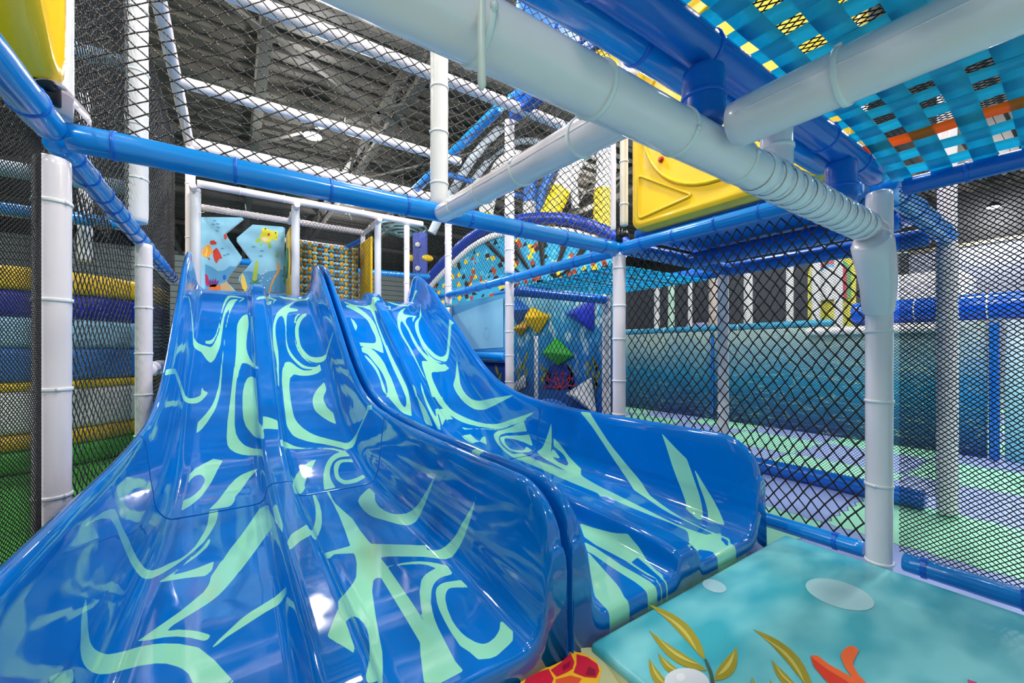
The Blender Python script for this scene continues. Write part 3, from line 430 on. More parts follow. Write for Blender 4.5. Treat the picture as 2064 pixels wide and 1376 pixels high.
RIGHT_SWIRLS=[
[(4.61,1.095),(4.615,1.147),(4.614,1.172),(4.601,1.194),(4.567,1.219),(4.471,1.271),(4.422,1.292),(4.321,1.322),(4.268,1.333),(4.217,1.34),(4.169,1.342),(4.021,1.335),(3.881,1.332),(3.782,1.323),(3.617,1.298),(3.638,1.269),(3.687,1.218),(3.702,1.199),(3.726,1.146),(3.748,1.089),(3.812,1.09),(3.801,1.216),(3.802,1.237),(3.811,1.254),(3.832,1.266),(3.861,1.275),(3.925,1.284),(3.958,1.286),(4.066,1.28),(4.215,1.277),(4.262,1.271),(4.305,1.26),(4.38,1.227),(4.414,1.21),(4.442,1.192),(4.513,1.137),(4.558,1.086)],
[(4.716,1.095),(4.671,1.133),(4.652,1.153),(4.638,1.174),(4.625,1.203),(4.614,1.238),(4.607,1.273),(4.607,1.304),(4.616,1.329),(4.63,1.356),(4.638,1.38),(4.609,1.423),(4.52,1.434),(4.499,1.433),(4.487,1.429),(4.477,1.411),(4.468,1.404),(4.409,1.394),(4.278,1.378),(4.212,1.373),(3.956,1.366),(3.347,1.357),(3.272,1.357),(3.07,1.372),(3.029,1.371),(2.906,1.358),(2.911,1.337),(3.078,1.339),(3.353,1.331),(3.502,1.332),(3.836,1.341),(4.369,1.362),(4.506,1.358),(4.527,1.34),(4.561,1.303),(4.573,1.283),(4.581,1.256),(4.589,1.193),(4.598,1.166),(4.612,1.145),(4.632,1.125),(4.676,1.088)],
[(4.316,1.09),(4.249,1.115),(4.226,1.121),(4.154,1.13),(4.13,1.128),(4.105,1.122),(4.033,1.094),(4.163,1.09)],
[(3.722,1.089),(3.728,1.14),(3.723,1.155),(3.69,1.19),(3.666,1.207),(3.638,1.22),(3.551,1.245),(3.454,1.261),(3.411,1.264),(2.918,1.266),(2.929,1.154),(3.004,1.186),(3.068,1.198),(3.14,1.206),(3.178,1.207),(3.261,1.204),(3.341,1.194),(3.569,1.138),(3.597,1.128),(3.611,1.119),(3.639,1.084)],
[(3.602,1.094),(3.524,1.131),(3.496,1.141),(3.421,1.161),(3.34,1.175),(3.304,1.177),(3.194,1.174),(3.087,1.175),(3.031,1.173),(2.955,1.165),(3.005,1.147),(3.024,1.145),(3.053,1.145),(3.16,1.155),(3.24,1.154),(3.322,1.148),(3.405,1.132),(3.547,1.094)],
[(4.679,1.475),(4.659,1.492),(4.661,1.531),(4.656,1.545),(4.641,1.549),(4.571,1.549),(4.569,1.528),(4.565,1.517),(4.556,1.506),(4.523,1.482),(4.513,1.469),(4.521,1.452),(4.364,1.446),(4.463,1.407),(4.627,1.398),(4.645,1.415),(4.661,1.456)],
[(2.988,1.473),(2.914,1.48),(2.89,1.48),(2.834,1.472),(2.785,1.457),(2.819,1.436),(2.942,1.466)],
[(2.981,1.564),(2.85,1.549),(2.781,1.536),(2.85,1.538),(2.873,1.541)],
[(4.438,1.576),(4.468,1.607),(4.657,1.729),(4.659,1.747),(4.655,1.758),(4.632,1.757),(4.601,1.748),(4.507,1.711),(4.584,1.729),(4.604,1.729),(4.614,1.722),(4.617,1.709),(4.421,1.586),(4.42,1.572)],
[(4.878,1.762),(4.8,1.772),(4.759,1.794),(4.728,1.817),(4.706,1.841),(4.687,1.882),(4.68,1.926),(4.678,1.966),(4.682,1.988),(4.693,2.008),(4.714,2.027),(4.784,2.069),(4.81,2.089),(4.847,2.137),(4.841,2.183),(4.744,2.326),(4.836,2.302),(4.853,2.245),(4.878,2.188),(4.882,2.159),(4.872,2.128),(4.84,2.095),(4.767,2.057),(4.728,1.966),(4.723,1.939),(4.729,1.913),(4.742,1.889),(4.76,1.866),(4.794,1.832),(4.816,1.82),(4.85,1.811)],
[(4.665,2.002),(4.642,1.968),(4.629,1.956),(4.569,1.916),(4.51,1.883),(4.496,1.878),(4.452,1.874),(4.433,1.974),(4.425,2.037),(4.335,1.974),(4.255,1.935),(4.347,1.955),(4.398,1.986),(4.392,1.931),(4.386,1.914),(4.361,1.889),(4.344,1.877),(4.307,1.858),(4.285,1.851),(4.244,1.843),(4.215,1.842),(4.114,1.848),(3.915,1.845),(3.789,1.846),(3.75,1.849),(3.668,1.861),(3.628,1.87),(3.555,1.895),(3.487,1.929),(3.439,1.959),(3.404,1.99),(3.393,2.005),(3.391,2.016),(3.401,2.057),(3.289,2.021),(3.27,1.905),(3.271,1.89),(3.279,1.86),(3.277,1.848),(3.267,1.838),(3.235,1.823),(3.22,1.819),(3.192,1.813),(3.122,1.805),(3.041,1.8),(2.877,1.795),(2.882,1.732),(2.881,1.71),(3.043,1.734),(3.261,1.758),(3.463,1.791),(3.467,1.838),(3.462,1.851),(3.445,1.864),(3.395,1.888),(3.376,1.902),(3.362,1.922),(3.352,1.945),(3.341,1.986),(3.348,2.006),(3.361,2.028),(3.357,1.981),(3.358,1.958),(3.364,1.939),(3.38,1.918),(3.403,1.898),(3.43,1.879),(3.461,1.864),(3.503,1.85),(3.554,1.838),(3.659,1.82),(3.747,1.812),(3.843,1.809),(3.896,1.81),(4.062,1.819),(4.182,1.815),(4.294,1.806),(4.254,1.779),(4.211,1.763),(4.142,1.745),(4.034,1.733),(3.959,1.732),(3.681,1.746),(3.402,1.738),(3.139,1.737),(3.204,1.726),(3.473,1.724),(3.722,1.718),(3.896,1.704),(3.952,1.702),(4.103,1.71),(4.201,1.725),(4.345,1.762),(4.421,1.791),(4.49,1.824),(4.543,1.859),(4.567,1.878),(4.608,1.921)],
[(4.612,2.218),(4.591,2.192),(4.564,2.169),(4.533,2.15),(4.504,2.134),(4.43,2.108),(4.407,2.096),(4.317,2.037),(4.283,2.019),(4.228,1.997),(4.174,1.981),(4.097,1.963),(4.018,1.949),(3.918,1.943),(3.821,1.943),(3.748,1.952),(3.714,1.959),(3.617,1.987),(3.589,1.999),(3.568,2.012),(3.555,2.025),(3.546,2.041),(3.541,2.058),(3.54,2.074),(3.547,2.117),(3.545,2.133),(3.477,2.093),(3.448,2.081),(3.455,2.066),(3.468,2.019),(3.49,1.984),(3.505,1.968),(3.524,1.955),(3.551,1.943),(3.585,1.933),(3.621,1.924),(3.697,1.911),(3.821,1.9),(3.928,1.901),(4.056,1.913),(4.102,1.92),(4.178,1.936),(4.247,1.96),(4.28,1.976),(4.34,2.017),(4.396,2.063),(4.467,2.095),(4.545,2.144),(4.573,2.165),(4.597,2.19)],
[(3.941,1.903),(3.85,1.9),(3.729,1.902),(3.68,1.905),(3.598,1.916),(3.563,1.924),(3.502,1.947),(3.48,1.965),(3.436,2.021),(3.43,2.018),(3.429,2.006),(3.437,1.979),(3.471,1.945),(3.496,1.927),(3.525,1.913),(3.562,1.904),(3.606,1.897),(3.704,1.89),(3.818,1.894)],
[(3.76,1.37),(3.573,1.369),(3.131,1.385),(3.042,1.386),(2.999,1.384),(2.901,1.369),(2.798,1.349),(2.627,1.304),(2.667,1.253),(2.685,1.239),(2.737,1.22),(2.925,1.173),(3.134,1.212),(3.333,1.262),(3.196,1.271),(3.066,1.269),(2.889,1.262),(2.853,1.262),(2.8,1.267),(2.765,1.277),(2.766,1.284),(2.775,1.294),(2.804,1.309),(2.862,1.326),(2.93,1.34),(3.011,1.353),(3.098,1.36),(3.327,1.349),(3.636,1.346),(3.736,1.348)],
[(2.948,1.451),(2.651,1.47),(2.56,1.469),(2.445,1.456),(2.368,1.433),(2.489,1.39),(2.635,1.411),(2.784,1.443),(2.863,1.449)],
[(2.99,1.566),(2.845,1.544),(2.676,1.527),(2.409,1.51),(2.369,1.505),(2.252,1.484),(2.298,1.459),(2.342,1.469),(2.392,1.476),(2.667,1.504),(2.804,1.523),(2.882,1.538)],
[(2.54,1.555),(2.537,1.577),(2.694,1.721),(2.694,1.745),(2.691,1.768),(2.524,1.788),(2.527,1.738),(2.355,1.58),(2.355,1.556),(2.475,1.551),(2.247,1.489),(2.385,1.507)],
[(3.473,1.806),(3.466,1.847),(3.453,1.886),(3.437,1.902),(3.397,1.93),(3.385,1.947),(3.385,1.968),(3.391,1.992),(3.409,2.042),(3.326,2.066),(3.281,1.994),(3.275,1.95),(3.272,1.855),(3.264,1.841),(3.246,1.831),(3.195,1.817),(3.138,1.81),(3.103,1.807),(2.932,1.804),(2.784,1.81),(2.701,1.822),(2.664,1.832),(2.628,1.848),(2.595,1.868),(2.506,1.936),(2.454,1.988),(2.384,2.077),(2.094,2.256),(1.916,2.35),(1.857,2.377),(1.852,2.332),(2.021,2.242),(2.131,2.192),(2.29,2.108),(2.333,2.073),(2.348,2.026),(2.358,1.978),(2.422,1.895),(2.445,1.87),(2.469,1.85),(2.522,1.815),(2.59,1.785),(2.674,1.759),(2.768,1.743),(2.872,1.737),(2.985,1.737),(3.229,1.755),(3.345,1.767),(3.391,1.774),(3.411,1.78)],
[(3.605,2.5),(3.47,2.527),(3.479,2.515),(3.511,2.488),(3.519,2.476),(3.521,2.44),(3.506,2.257),(3.508,2.21),(3.502,2.171),(3.49,2.142),(3.454,2.08),(3.45,2.066),(3.451,2.052),(3.456,2.039),(3.476,2.008),(3.495,1.987),(3.518,1.968),(3.545,1.952),(3.588,1.94),(3.641,1.929),(3.742,1.915),(3.769,1.914),(3.859,1.918),(3.713,1.958),(3.599,1.986),(3.572,1.997),(3.558,2.008),(3.549,2.023),(3.542,2.056),(3.546,2.074),(3.546,2.122),(3.568,2.167),(3.577,2.195),(3.59,2.417),(3.597,2.474)],
[(3.282,2.217),(3.258,2.196),(3.202,2.16),(3.113,2.113),(3.079,2.099),(3.044,2.089),(3.011,2.084),(2.942,2.08),(2.874,2.085),(2.805,2.099),(2.773,2.109),(2.708,2.14),(2.635,2.184),(2.438,2.315),(2.37,2.355),(2.203,2.439),(2.042,2.505),(2.189,2.41),(2.288,2.342),(2.469,2.204),(2.534,2.151),(2.636,2.079),(2.653,2.063),(2.7,2.036),(2.757,2.014),(2.827,2.001),(2.901,1.995),(2.97,1.995),(3.005,1.998),(3.04,2.005),(3.074,2.02),(3.108,2.04),(3.211,2.105),(3.248,2.135),(3.273,2.173)],
[(2.8,1.447),(2.719,1.466),(2.686,1.469),(2.572,1.47),(2.537,1.468),(2.472,1.458),(2.364,1.431),(2.465,1.393),(2.491,1.389),(2.53,1.391),(2.573,1.4),(2.653,1.422),(2.725,1.436)],
[(2.546,1.497),(2.464,1.498),(2.322,1.491),(2.266,1.484),(2.212,1.471),(2.255,1.455),(2.268,1.453),(2.397,1.48)],
[(2.54,1.557),(2.538,1.578),(2.694,1.722),(2.694,1.745),(2.692,1.768),(2.525,1.784),(2.53,1.727),(2.36,1.576),(2.255,1.505),(2.445,1.553)],
[(2.879,1.77),(2.874,1.816),(2.804,1.801),(2.736,1.791),(2.671,1.792),(2.611,1.804),(2.548,1.829),(2.518,1.846),(2.493,1.867),(2.471,1.894),(2.453,1.927),(2.422,1.996),(2.397,2.059),(2.377,2.087),(2.349,2.106),(2.288,2.139),(2.174,2.208),(1.943,2.334),(1.832,2.388),(1.721,2.435),(1.813,2.372),(2.097,2.198),(2.182,2.143),(2.283,2.088),(2.307,2.069),(2.363,1.989),(2.422,1.911),(2.476,1.852),(2.496,1.835),(2.519,1.821),(2.548,1.81),(2.649,1.785),(2.702,1.769),(2.758,1.759),(2.787,1.759)],
[(2.386,1.811),(2.356,1.851),(2.349,1.866),(2.317,2.011),(2.301,2.051),(2.29,2.068),(2.274,2.083),(2.255,2.094),(2.186,2.125),(1.993,2.247),(1.879,2.312),(1.821,2.245),(1.905,2.216),(2.016,2.172),(2.076,2.147),(2.117,2.125),(2.132,2.114),(2.15,2.092),(2.149,2.082),(2.143,2.07),(2.113,2.044),(2.086,2.029),(2.016,1.997),(1.982,1.985),(1.92,1.971),(1.762,1.951),(1.733,2.041),(1.614,2.035),(1.579,2.036),(1.343,2.055),(1.188,1.923),(1.25,1.929),(1.358,1.935),(1.461,1.935),(1.512,1.933),(1.658,1.915),(1.705,1.913),(1.743,1.915),(1.828,1.928),(1.997,1.963),(2.036,1.974),(2.106,1.998),(2.167,2.025),(2.184,2.035),(2.199,2.048),(2.219,2.073),(2.219,2.084),(2.214,2.095),(2.195,2.114),(2.234,2.097),(2.267,2.078),(2.286,2.053),(2.299,2.025),(2.318,1.962),(2.331,1.902),(2.34,1.816)],
[(2.123,2.064),(2.12,2.08),(2.111,2.093),(2.083,2.115),(1.983,2.157),(1.787,2.226),(1.772,2.207),(1.724,2.159),(1.724,2.147),(1.833,2.147),(1.911,2.138),(1.95,2.131),(2.006,2.117),(2.061,2.096),(2.072,2.087),(2.074,2.082),(2.072,2.077),(2.036,2.056),(1.99,2.036),(1.935,2.019),(1.882,2.01),(1.863,2.013),(1.848,2.019),(1.826,2.039),(1.783,2.089),(1.783,2.097),(1.79,2.116),(1.784,2.122),(1.767,2.123),(1.694,2.114),(1.737,2.077),(1.765,2.03),(1.777,2.016),(1.808,1.997),(1.827,1.991),(1.849,1.988),(1.899,1.991),(1.998,2.01),(2.065,2.033)],
[(2.018,1.57),(2.023,1.579),(2.241,1.754),(2.247,1.77),(2.25,1.832),(2.153,1.83),(2.138,1.832),(2.098,1.844),(2.095,1.809),(2.088,1.777),(1.859,1.585),(1.85,1.572),(1.902,1.566),(1.943,1.565)],
[(2.102,1.846),(2.138,1.876),(2.166,1.904),(2.172,1.915),(2.172,1.941),(2.018,1.866)],
[(0.649,0.509),(0.613,0.526),(0.541,0.526),(0.547,0.521),(0.578,0.509),(0.574,0.498),(0.572,0.465),(0.641,0.467),(0.645,0.499)],
[(1.519,2.379),(1.495,2.242),(1.495,2.199),(1.488,2.158),(1.507,2.121),(1.392,2.1),(1.372,2.08),(1.477,2.089),(1.539,2.097),(1.619,2.112),(1.632,2.117),(1.636,2.122),(1.637,2.126),(1.632,2.134),(1.61,2.153),(1.601,2.164),(1.587,2.192),(1.56,2.256)],
[(1.695,2.04),(1.47,2.029),(1.435,2.032),(1.342,2.048),(1.228,2.057),(1.563,2.109),(1.554,2.137),(1.537,2.164),(1.501,2.173),(1.493,2.136),(1.369,2.109),(1.276,2.105),(1.267,2.124),(1.329,2.167),(1.35,2.178),(1.377,2.188),(1.47,2.212),(1.474,2.271),(1.397,2.241),(1.31,2.188),(1.277,2.171),(1.207,2.145),(1.135,2.122),(1.121,2.097),(1.109,2.084),(1.093,2.074),(1.054,2.06),(0.865,2.015),(0.62,1.972),(0.325,1.926),(0.258,1.921),(0.227,1.922),(0.168,1.929),(0.113,1.944),(0.088,1.946),(0.067,1.943),(0.004,1.919),(-0.06,1.913),(-0.06,1.832),(0.026,1.807),(0.055,1.783),(0,1.567),(0.01,1.581),(0.127,1.822),(0.176,1.887),(0.201,1.902),(0.293,1.906),(0.378,1.901),(0.507,1.899),(0.63,1.905),(0.701,1.915),(0.718,1.914),(0.724,1.909),(0.731,1.88),(0.774,1.906),(0.787,1.911),(0.806,1.914),(1.159,1.923),(1.432,1.938),(1.547,1.933)],
[(1.475,2.186),(1.445,2.181),(1.366,2.14),(1.434,2.134),(1.501,2.133)],
[(1.219,2.517),(1.12,2.523),(1.073,2.485),(0.938,2.365),(0.878,2.318),(0.717,2.211),(0.652,2.171),(0.582,2.122),(0.551,2.104),(0.465,2.077),(0.361,2.037),(0.292,2.014),(0.255,2.006),(0.184,1.995),(0.133,1.992),(0.054,1.998),(0.043,1.997),(0.031,1.99),(0.008,1.953),(-0.06,1.939),(-0.06,1.922),(0.001,1.919),(0.022,1.96),(0.033,1.973),(0.049,1.979),(0.106,1.978),(0.203,1.986),(0.311,1.999),(0.349,2.006),(0.432,2.03),(0.478,2.049),(0.563,2.079),(0.668,2.104),(0.784,2.182),(0.931,2.302),(1.062,2.414),(1.095,2.439),(1.152,2.478)],
[(0.525,2.476),(0.429,2.409),(0.356,2.363),(0.288,2.232),(0.217,2.08),(0.227,2.065),(0.233,2.064),(0.275,2.084),(0.323,2.103),(0.335,2.133),(0.372,2.186),(0.443,2.307),(0.493,2.416)],
[(0.316,2.33),(0.156,2.151),(0.109,2.095),(0.14,2.088),(0.194,2.086),(0.208,2.124),(0.261,2.219)],
[(0.513,1.389),(0.428,1.399),(0.33,1.415),(0.289,1.425),(0.235,1.444),(0.172,1.418),(0.142,1.401),(0.15,1.386),(0.153,1.367),(0.146,1.318),(0.326,1.307),(0.411,1.319)],
[(0.49,1.388),(0.334,1.412),(0.309,1.418),(0.231,1.444),(0.11,1.383),(0.057,1.363),(0.027,1.358),(0.017,1.354),(0.001,1.335),(-0.06,1.331),(0.002,1.328),(0.022,1.338),(0.091,1.359),(0.215,1.389),(0.243,1.391),(0.274,1.387),(0.262,1.389),(0.232,1.411),(0.285,1.407),(0.311,1.397),(0.332,1.383),(0.243,1.36),(0.147,1.328),(0.128,1.324),(0.077,1.319),(0.031,1.318),(0.016,1.314),(0.002,1.303),(-0.06,1.306),(-0.06,1.289),(-0.06,1.297),(0,1.295),(0.012,1.307),(0.022,1.311),(0.032,1.311),(0.052,1.306),(0.135,1.313),(0.209,1.321),(0.39,1.353),(0.457,1.356)],
[(0.378,1.286),(0.309,1.289),(0.152,1.275),(0.07,1.279),(0.014,1.278),(0.009,1.274),(-0.06,1.262),(-0.06,1.199),(0.017,1.224),(0.051,1.229),(0.163,1.23),(0.277,1.239),(0.31,1.238)],
[(0.304,1.235),(0.079,1.161),(0.048,1.147),(0.005,1.12),(-0.06,1.11),(-0.06,1.01),(0.005,1.02),(0.065,1.036),(0.088,1.052),(0.187,1.134)],
[(0.005,1.548),(0.008,1.601),(0.082,1.792),(0.073,1.793),(0.06,1.799),(0.022,1.836),(0,1.8),(-0.06,1.805),(-0.06,1.877),(0.005,1.894),(0.026,1.936),(0.045,1.947),(0.051,1.954),(0.086,2.018),(0.113,1.96),(0.118,1.936),(0.117,1.868),(0.11,1.806),(0.012,1.583)],
[(0.041,1.998),(0.025,1.98),(0.005,1.945),(-0.06,1.931),(-0.06,1.922),(0.002,1.923)]]
LEFT_GAPS=[
[(0.54,2.037),(0.585,2.016),(0.609,1.991),(0.628,1.96),(0.659,1.88),(0.362,1.879),(0.274,1.876),(0.358,1.9),(0.428,1.924),(0.491,1.955),(0.511,1.972),(0.525,1.991),(0.534,2.013)]]
make_slide(-.405,'double lane blue slide with mint swirls at the left, its exit nearest the camera',LEFT_SWIRLS,LEFT_GAPS)
make_slide(.873,'double lane blue slide with mint swirls at the right, ending at the aqua mat',RIGHT_SWIRLS)
# ================= FRAME OF THE PLAY STRUCTURE =================
XL,XM,XC,X3=-.511,.915,2.334,3.75
Y0,Y1,Y2,Y3,Y4=.581,2.041,3.48,4.92,6.36
ZB=.74; ZF=-.95
TR=.047
# posts
padded('padded_post','white padded post at the near left, its foot behind the rim of the left slide',(XL,Y1,-1.04),(XL,Y1,.655),.047,WHITE,ties=5,t0=.06,t1=1.0)
padded('padded_post','white padded post left of the slides, second from the left',(-.487,3.6,-1.04),(-.487,3.6,.70),.045,WHITE,ties=5,t0=.2,t1=1)
padded('padded_post','white padded post under the corner where the two long blue beams meet',(XC,Y1,-1.04),(XC,Y1,.69),.047,WHITE,ties=5,t0=.28,t1=1)
padded('padded_post','thick white padded post at the right, rising from the aqua mat edge',(XC,Y0,-1.04),(XC,Y0,.69),.047,WHITE,ties=4,t0=.0,t1=.75)
padded('padded_post','white padded post behind the right slide, left of the pyramid cushions',(XC,Y2,-1.04),(XC,Y2,.70),.045,WHITE,ties=6)
padded('padded_post','white padded post at the far end of the pale bubble panel',(XC,Y3,-1.04),(XC,Y3,.56),.045,WHITE,ties=3,t0=.5)
padded('padded_post','white padded post under the angled blue beam in the right hall, behind the coarse net',(X3,Y1,-1.04),(X3,Y1,.70),.047,WHITE,ties=2)
padded('padded_post','wide white padded post seen through the fine net at the far right',(X3,Y0+.02,-1.04),(X3,Y0+.02,.69),.05,WHITE,ties=2)
padded('padded_post','white padded post behind the net, right of the pyramid cushions',(X3,Y2,-1.04),(X3,Y2,.69),.05,WHITE,ties=2)
padded('padded_post','white padded post continuing up at the far right, above the angled blue beam',(X3,Y0+.02,.76),(X3,Y0+.02,2.3),.045,WHITE,ties=2)
# main blue level
padded('padded_pipe','long blue padded beam crossing the picture from the left post to the corner post',(XL+.035,Y1,ZB),(XC-.03,Y1,ZB),.049,BLUE,ties=8,t0=.0,t1=1,seam=False)
padded('padded_pipe','blue padded beam running toward the viewer from the near left post',(XL,Y1-.02,ZB+.012),(XL,-.6,ZB+.012),.047,BLUE,ties=4,t0=-.02,t1=.8)
padded('padded_pipe','blue padded beam running back along the left side behind the netting',(XL,Y1+.06,ZB-.005),(XL,5.55,ZB-.005),.043,BLUE,ties=16,t0=.02,t1=.98)
padded('padded_pipe','blue padded beam from the corner post forward, under the big yellow panel',(XC,Y1-.03,ZB),(XC,Y0+.06,ZB),.042,BLUE,ties=4,t0=.05,t1=.8)
padded('padded_pipe','blue padded beam from the corner post back behind the right slide',(XC,Y1+.06,ZB-.01),(XC,5.9,ZB-.02),.043,BLUE,ties=14,t0=.02,t1=.98)
padded('padded_pipe','blue padded beam along the edge of the woven strap ceiling at the right',(XC,Y0-.08,ZB-.055),(XC,-1.4,ZB-.055),.036,DBLUE,ties=5,t0=.03,t1=.95)
padded('padded_pipe','upper blue padded beam carrying the woven straps, nearest the camera',(-.6,Y0+.005,ZB+.02),(XC-.02,Y0+.005,ZB+.02),.047,DBLUE,ties=7,t0=.12,t1=.98)
padded('padded_pipe','upper blue padded beam behind its twin, seen beyond the strap edge',(-.3,Y0+.10,ZB+.035),(XC-.3,Y0+.105,ZB+.035),.045,BLUE,ties=5)
padded('padded_pipe','angled blue padded beam behind the fine net at the far right',(XC+.06,Y0,ZB),(X3,Y0+.02,ZB-.02),.052,BLUE,ties=4)
padded('padded_pipe','dark blue padded beam in the middle of three under the yellow panel',(3.12,Y0+.1,ZB),(3.12,2.0,ZB),.06,DBLUE,ties=5)
padded('padded_pipe','dark blue padded beam carried by the far posts in the right hall',(X3,Y0+.1,ZB),(X3,3.5,ZB),.06,DBLUE,ties=9)
padded('padded_pipe','blue padded cross beam behind the corner post, upper of two',(XC+.08,Y2,ZB-.13),(X3,Y2,ZB-.13),.05,DBLUE,ties=4)
padded('padded_pipe','blue padded cross beam joining the middle and far beams under the yellow panel',(XC+.06,Y1,ZB+.02),(X3,Y1,ZB+.02),.055,DBLUE,ties=4)
# white near beams
NEAR=padded('padded_pipe','big white padded beam crossing close overhead from top left to the right post',(-.55,Y0,.523),(XC-.05,Y0,.508),.0525,WHITE,ties=9,t0=.08,t1=.93,wob=.004,roll=2.4)
padded('padded_pipe','white padded beam coming forward to the top right corner, below the straps',(XM+.06,Y0-.075,.528),(XM+.05,-1.3,.528),.052,WHITE,ties=4,t0=.04,t1=.9,wob=.004)
p0=(.903,1.97,.715); p1=(.728,.600,.528)
padded('padded_pipe','white padded beam slanting from the long blue beam to the big white overhead beam',p0,p1,.0475,WHITE,ties=4,t0=.05,t1=.98)
padded('padded_post','white padded post standing on the long blue beam, right of the ceiling lamp',(XM,Y1,ZB+.03),(XM,Y1,2.34),.047,WHITE2,ties=6,t0=.04,t1=.95)
# stubs between blue and white beam
padded('padded_stub','short blue padded stub on the elbow of the two big white beams',(.975,Y0,.56),(.975,Y0,.70),.05,DBLUE,ties=1,cat='post')
padded('padded_stub','short white padded stub above the banded part of the white beam',(1.44,Y0+.03,.56),(1.44,Y0+.03,.73),.046,WHITE,ties=1,cat='post')
padded('padded_stub','short blue padded stub nearest the right post',(1.92,Y0+.01,.56),(1.92,Y0+.01,.72),.05,DBLUE,ties=1,cat='post')
padded('padded_stub','open ended white padded post end at the top centre, above the big white beam',(.315,Y0+.16,.79),(.315,Y0+.16,1.5),.045,WHITE2,ties=1,cat='post')
# sleeve collar where the white beam runs down the right post
pts=[(XC-.22,Y0-.005,.46),(XC-.16,Y0-.01,.40),(XC-.10,Y0-.012,.33),(XC-.055,Y0-.01,.25),(XC-.025,Y0-.004,.15)]

o=rbox('padded_underside',XC+.075,X3-.07,Y0+.06,Y1-.07,.81,.87,DBLUE,bev=.015); tag(o,'blue padded underside of the floor beside the big yellow panel, seen through the coarse net','platform')
# ================= ROOM =================
def struct(o): o['kind']='structure'; return o
def nodes_mat(name,rough=.5):
    m=bpy.data.materials.new(name); m.use_nodes=True; nt=m.node_tree; b=nt.nodes['Principled BSDF']; b.inputs['Roughness'].default_value=rough
    return m,nt,b
def M_(nt,op,a,b=None,c=None):
    n=nt.nodes.new('ShaderNodeMath'); n.operation=op
    for i,x in enumerate((a,b,c)):
        if x is None: continue
        if isinstance(x,(int,float)): n.inputs[i].default_value=x
        else: nt.links.new(x,n.inputs[i])
    return n.outputs[0]
def tile_floor():
    m,nt,b=nodes_mat('foam_jigsaw_tiles',.55)
    g=nt.nodes.new('ShaderNodeNewGeometry'); s=nt.nodes.new('ShaderNodeSeparateXYZ'); nt.links.new(g.outputs['Position'],s.inputs[0])
    X=M_(nt,'DIVIDE',M_(nt,'SUBTRACT',s.outputs[0],2.98),.86); Y=M_(nt,'DIVIDE',M_(nt,'SUBTRACT',s.outputs[1],1.0),.86)
    jx=M_(nt,'MULTIPLY',M_(nt,'SUBTRACT',M_(nt,'PINGPONG',M_(nt,'MULTIPLY',Y,12),1),.5),.035)
    jy=M_(nt,'MULTIPLY',M_(nt,'SUBTRACT',M_(nt,'PINGPONG',M_(nt,'MULTIPLY',X,12),1),.5),.035)
    X2=M_(nt,'ADD',X,jx); Y2=M_(nt,'ADD',Y,jy)
    par=M_(nt,'MODULO',M_(nt,'ADD',M_(nt,'ADD',M_(nt,'FLOOR',X2),M_(nt,'FLOOR',Y2)),100),2)
    e=M_(nt,'MINIMUM',M_(nt,'PINGPONG',X2,.5),M_(nt,'PINGPONG',Y2,.5)); seam=M_(nt,'LESS_THAN',e,.004)
    mx=nt.nodes.new('ShaderNodeMix'); mx.data_type='RGBA'; mx.inputs['A'].default_value=rgb(152,172,226); mx.inputs['B'].default_value=rgb(158,232,196); nt.links.new(par,mx.inputs['Factor'])
    m2=nt.nodes.new('ShaderNodeMix'); m2.data_type='RGBA'; nt.links.new(seam,m2.inputs['Factor']); nt.links.new(mx.outputs['Result'],m2.inputs['A']); m2.inputs['B'].default_value=rgb(70,90,120)
    nt.links.new(m2.outputs['Result'],b.inputs['Base Color']); return m
struct(rbox('floor',-9,21.3,-6,26.3,-1.15,-1.05,tile_floor(),bev=0))
WALLM=mat('painted_wall',rgb(176,180,206),.7,bump=.1)
DARKM=mat('dark_wall',rgb(30,30,34),.8)
def slat_mat():
    m,nt,b=nodes_mat('grey_slat_cladding',.6); g=nt.nodes.new('ShaderNodeNewGeometry'); s=nt.nodes.new('ShaderNodeSeparateXYZ'); nt.links.new(g.outputs['Position'],s.inputs[0])
    q=M_(nt,'LESS_THAN',M_(nt,'FRACT',M_(nt,'MULTIPLY',s.outputs[2],3.3)),.12)
    mx=nt.nodes.new('ShaderNodeMix'); mx.data_type='RGBA'; nt.links.new(q,mx.inputs['Factor']); mx.inputs['A'].default_value=rgb(158,170,172); mx.inputs['B'].default_value=rgb(60,66,70)
    nt.links.new(mx.outputs['Result'],b.inputs['Base Color']); return m
struct(rbox('wall_back',-9,21.3,26,26.3,-1.05,4.9,slat_mat(),bev=0))
struct(rbox('trim_1',-9,21.3,25.98,26.3,4.9,5.7,DARKM,bev=0))
struct(rbox('wall_right',21,21.3,-6,26,-1.05,3.6,WALLM,bev=0))
struct(rbox('trim_2',20.95,21.3,-6,26,3.6,3.72,mat('tan_trim',rgb(150,140,120),.6),bev=0))
struct(rbox('trim_3',20.97,21.3,-6,26,3.72,5.7,DARKM,bev=0))
struct(rbox('wall_left',-9.3,-9,-6,26.3,-1.05,5.7,DARKM,bev=0))
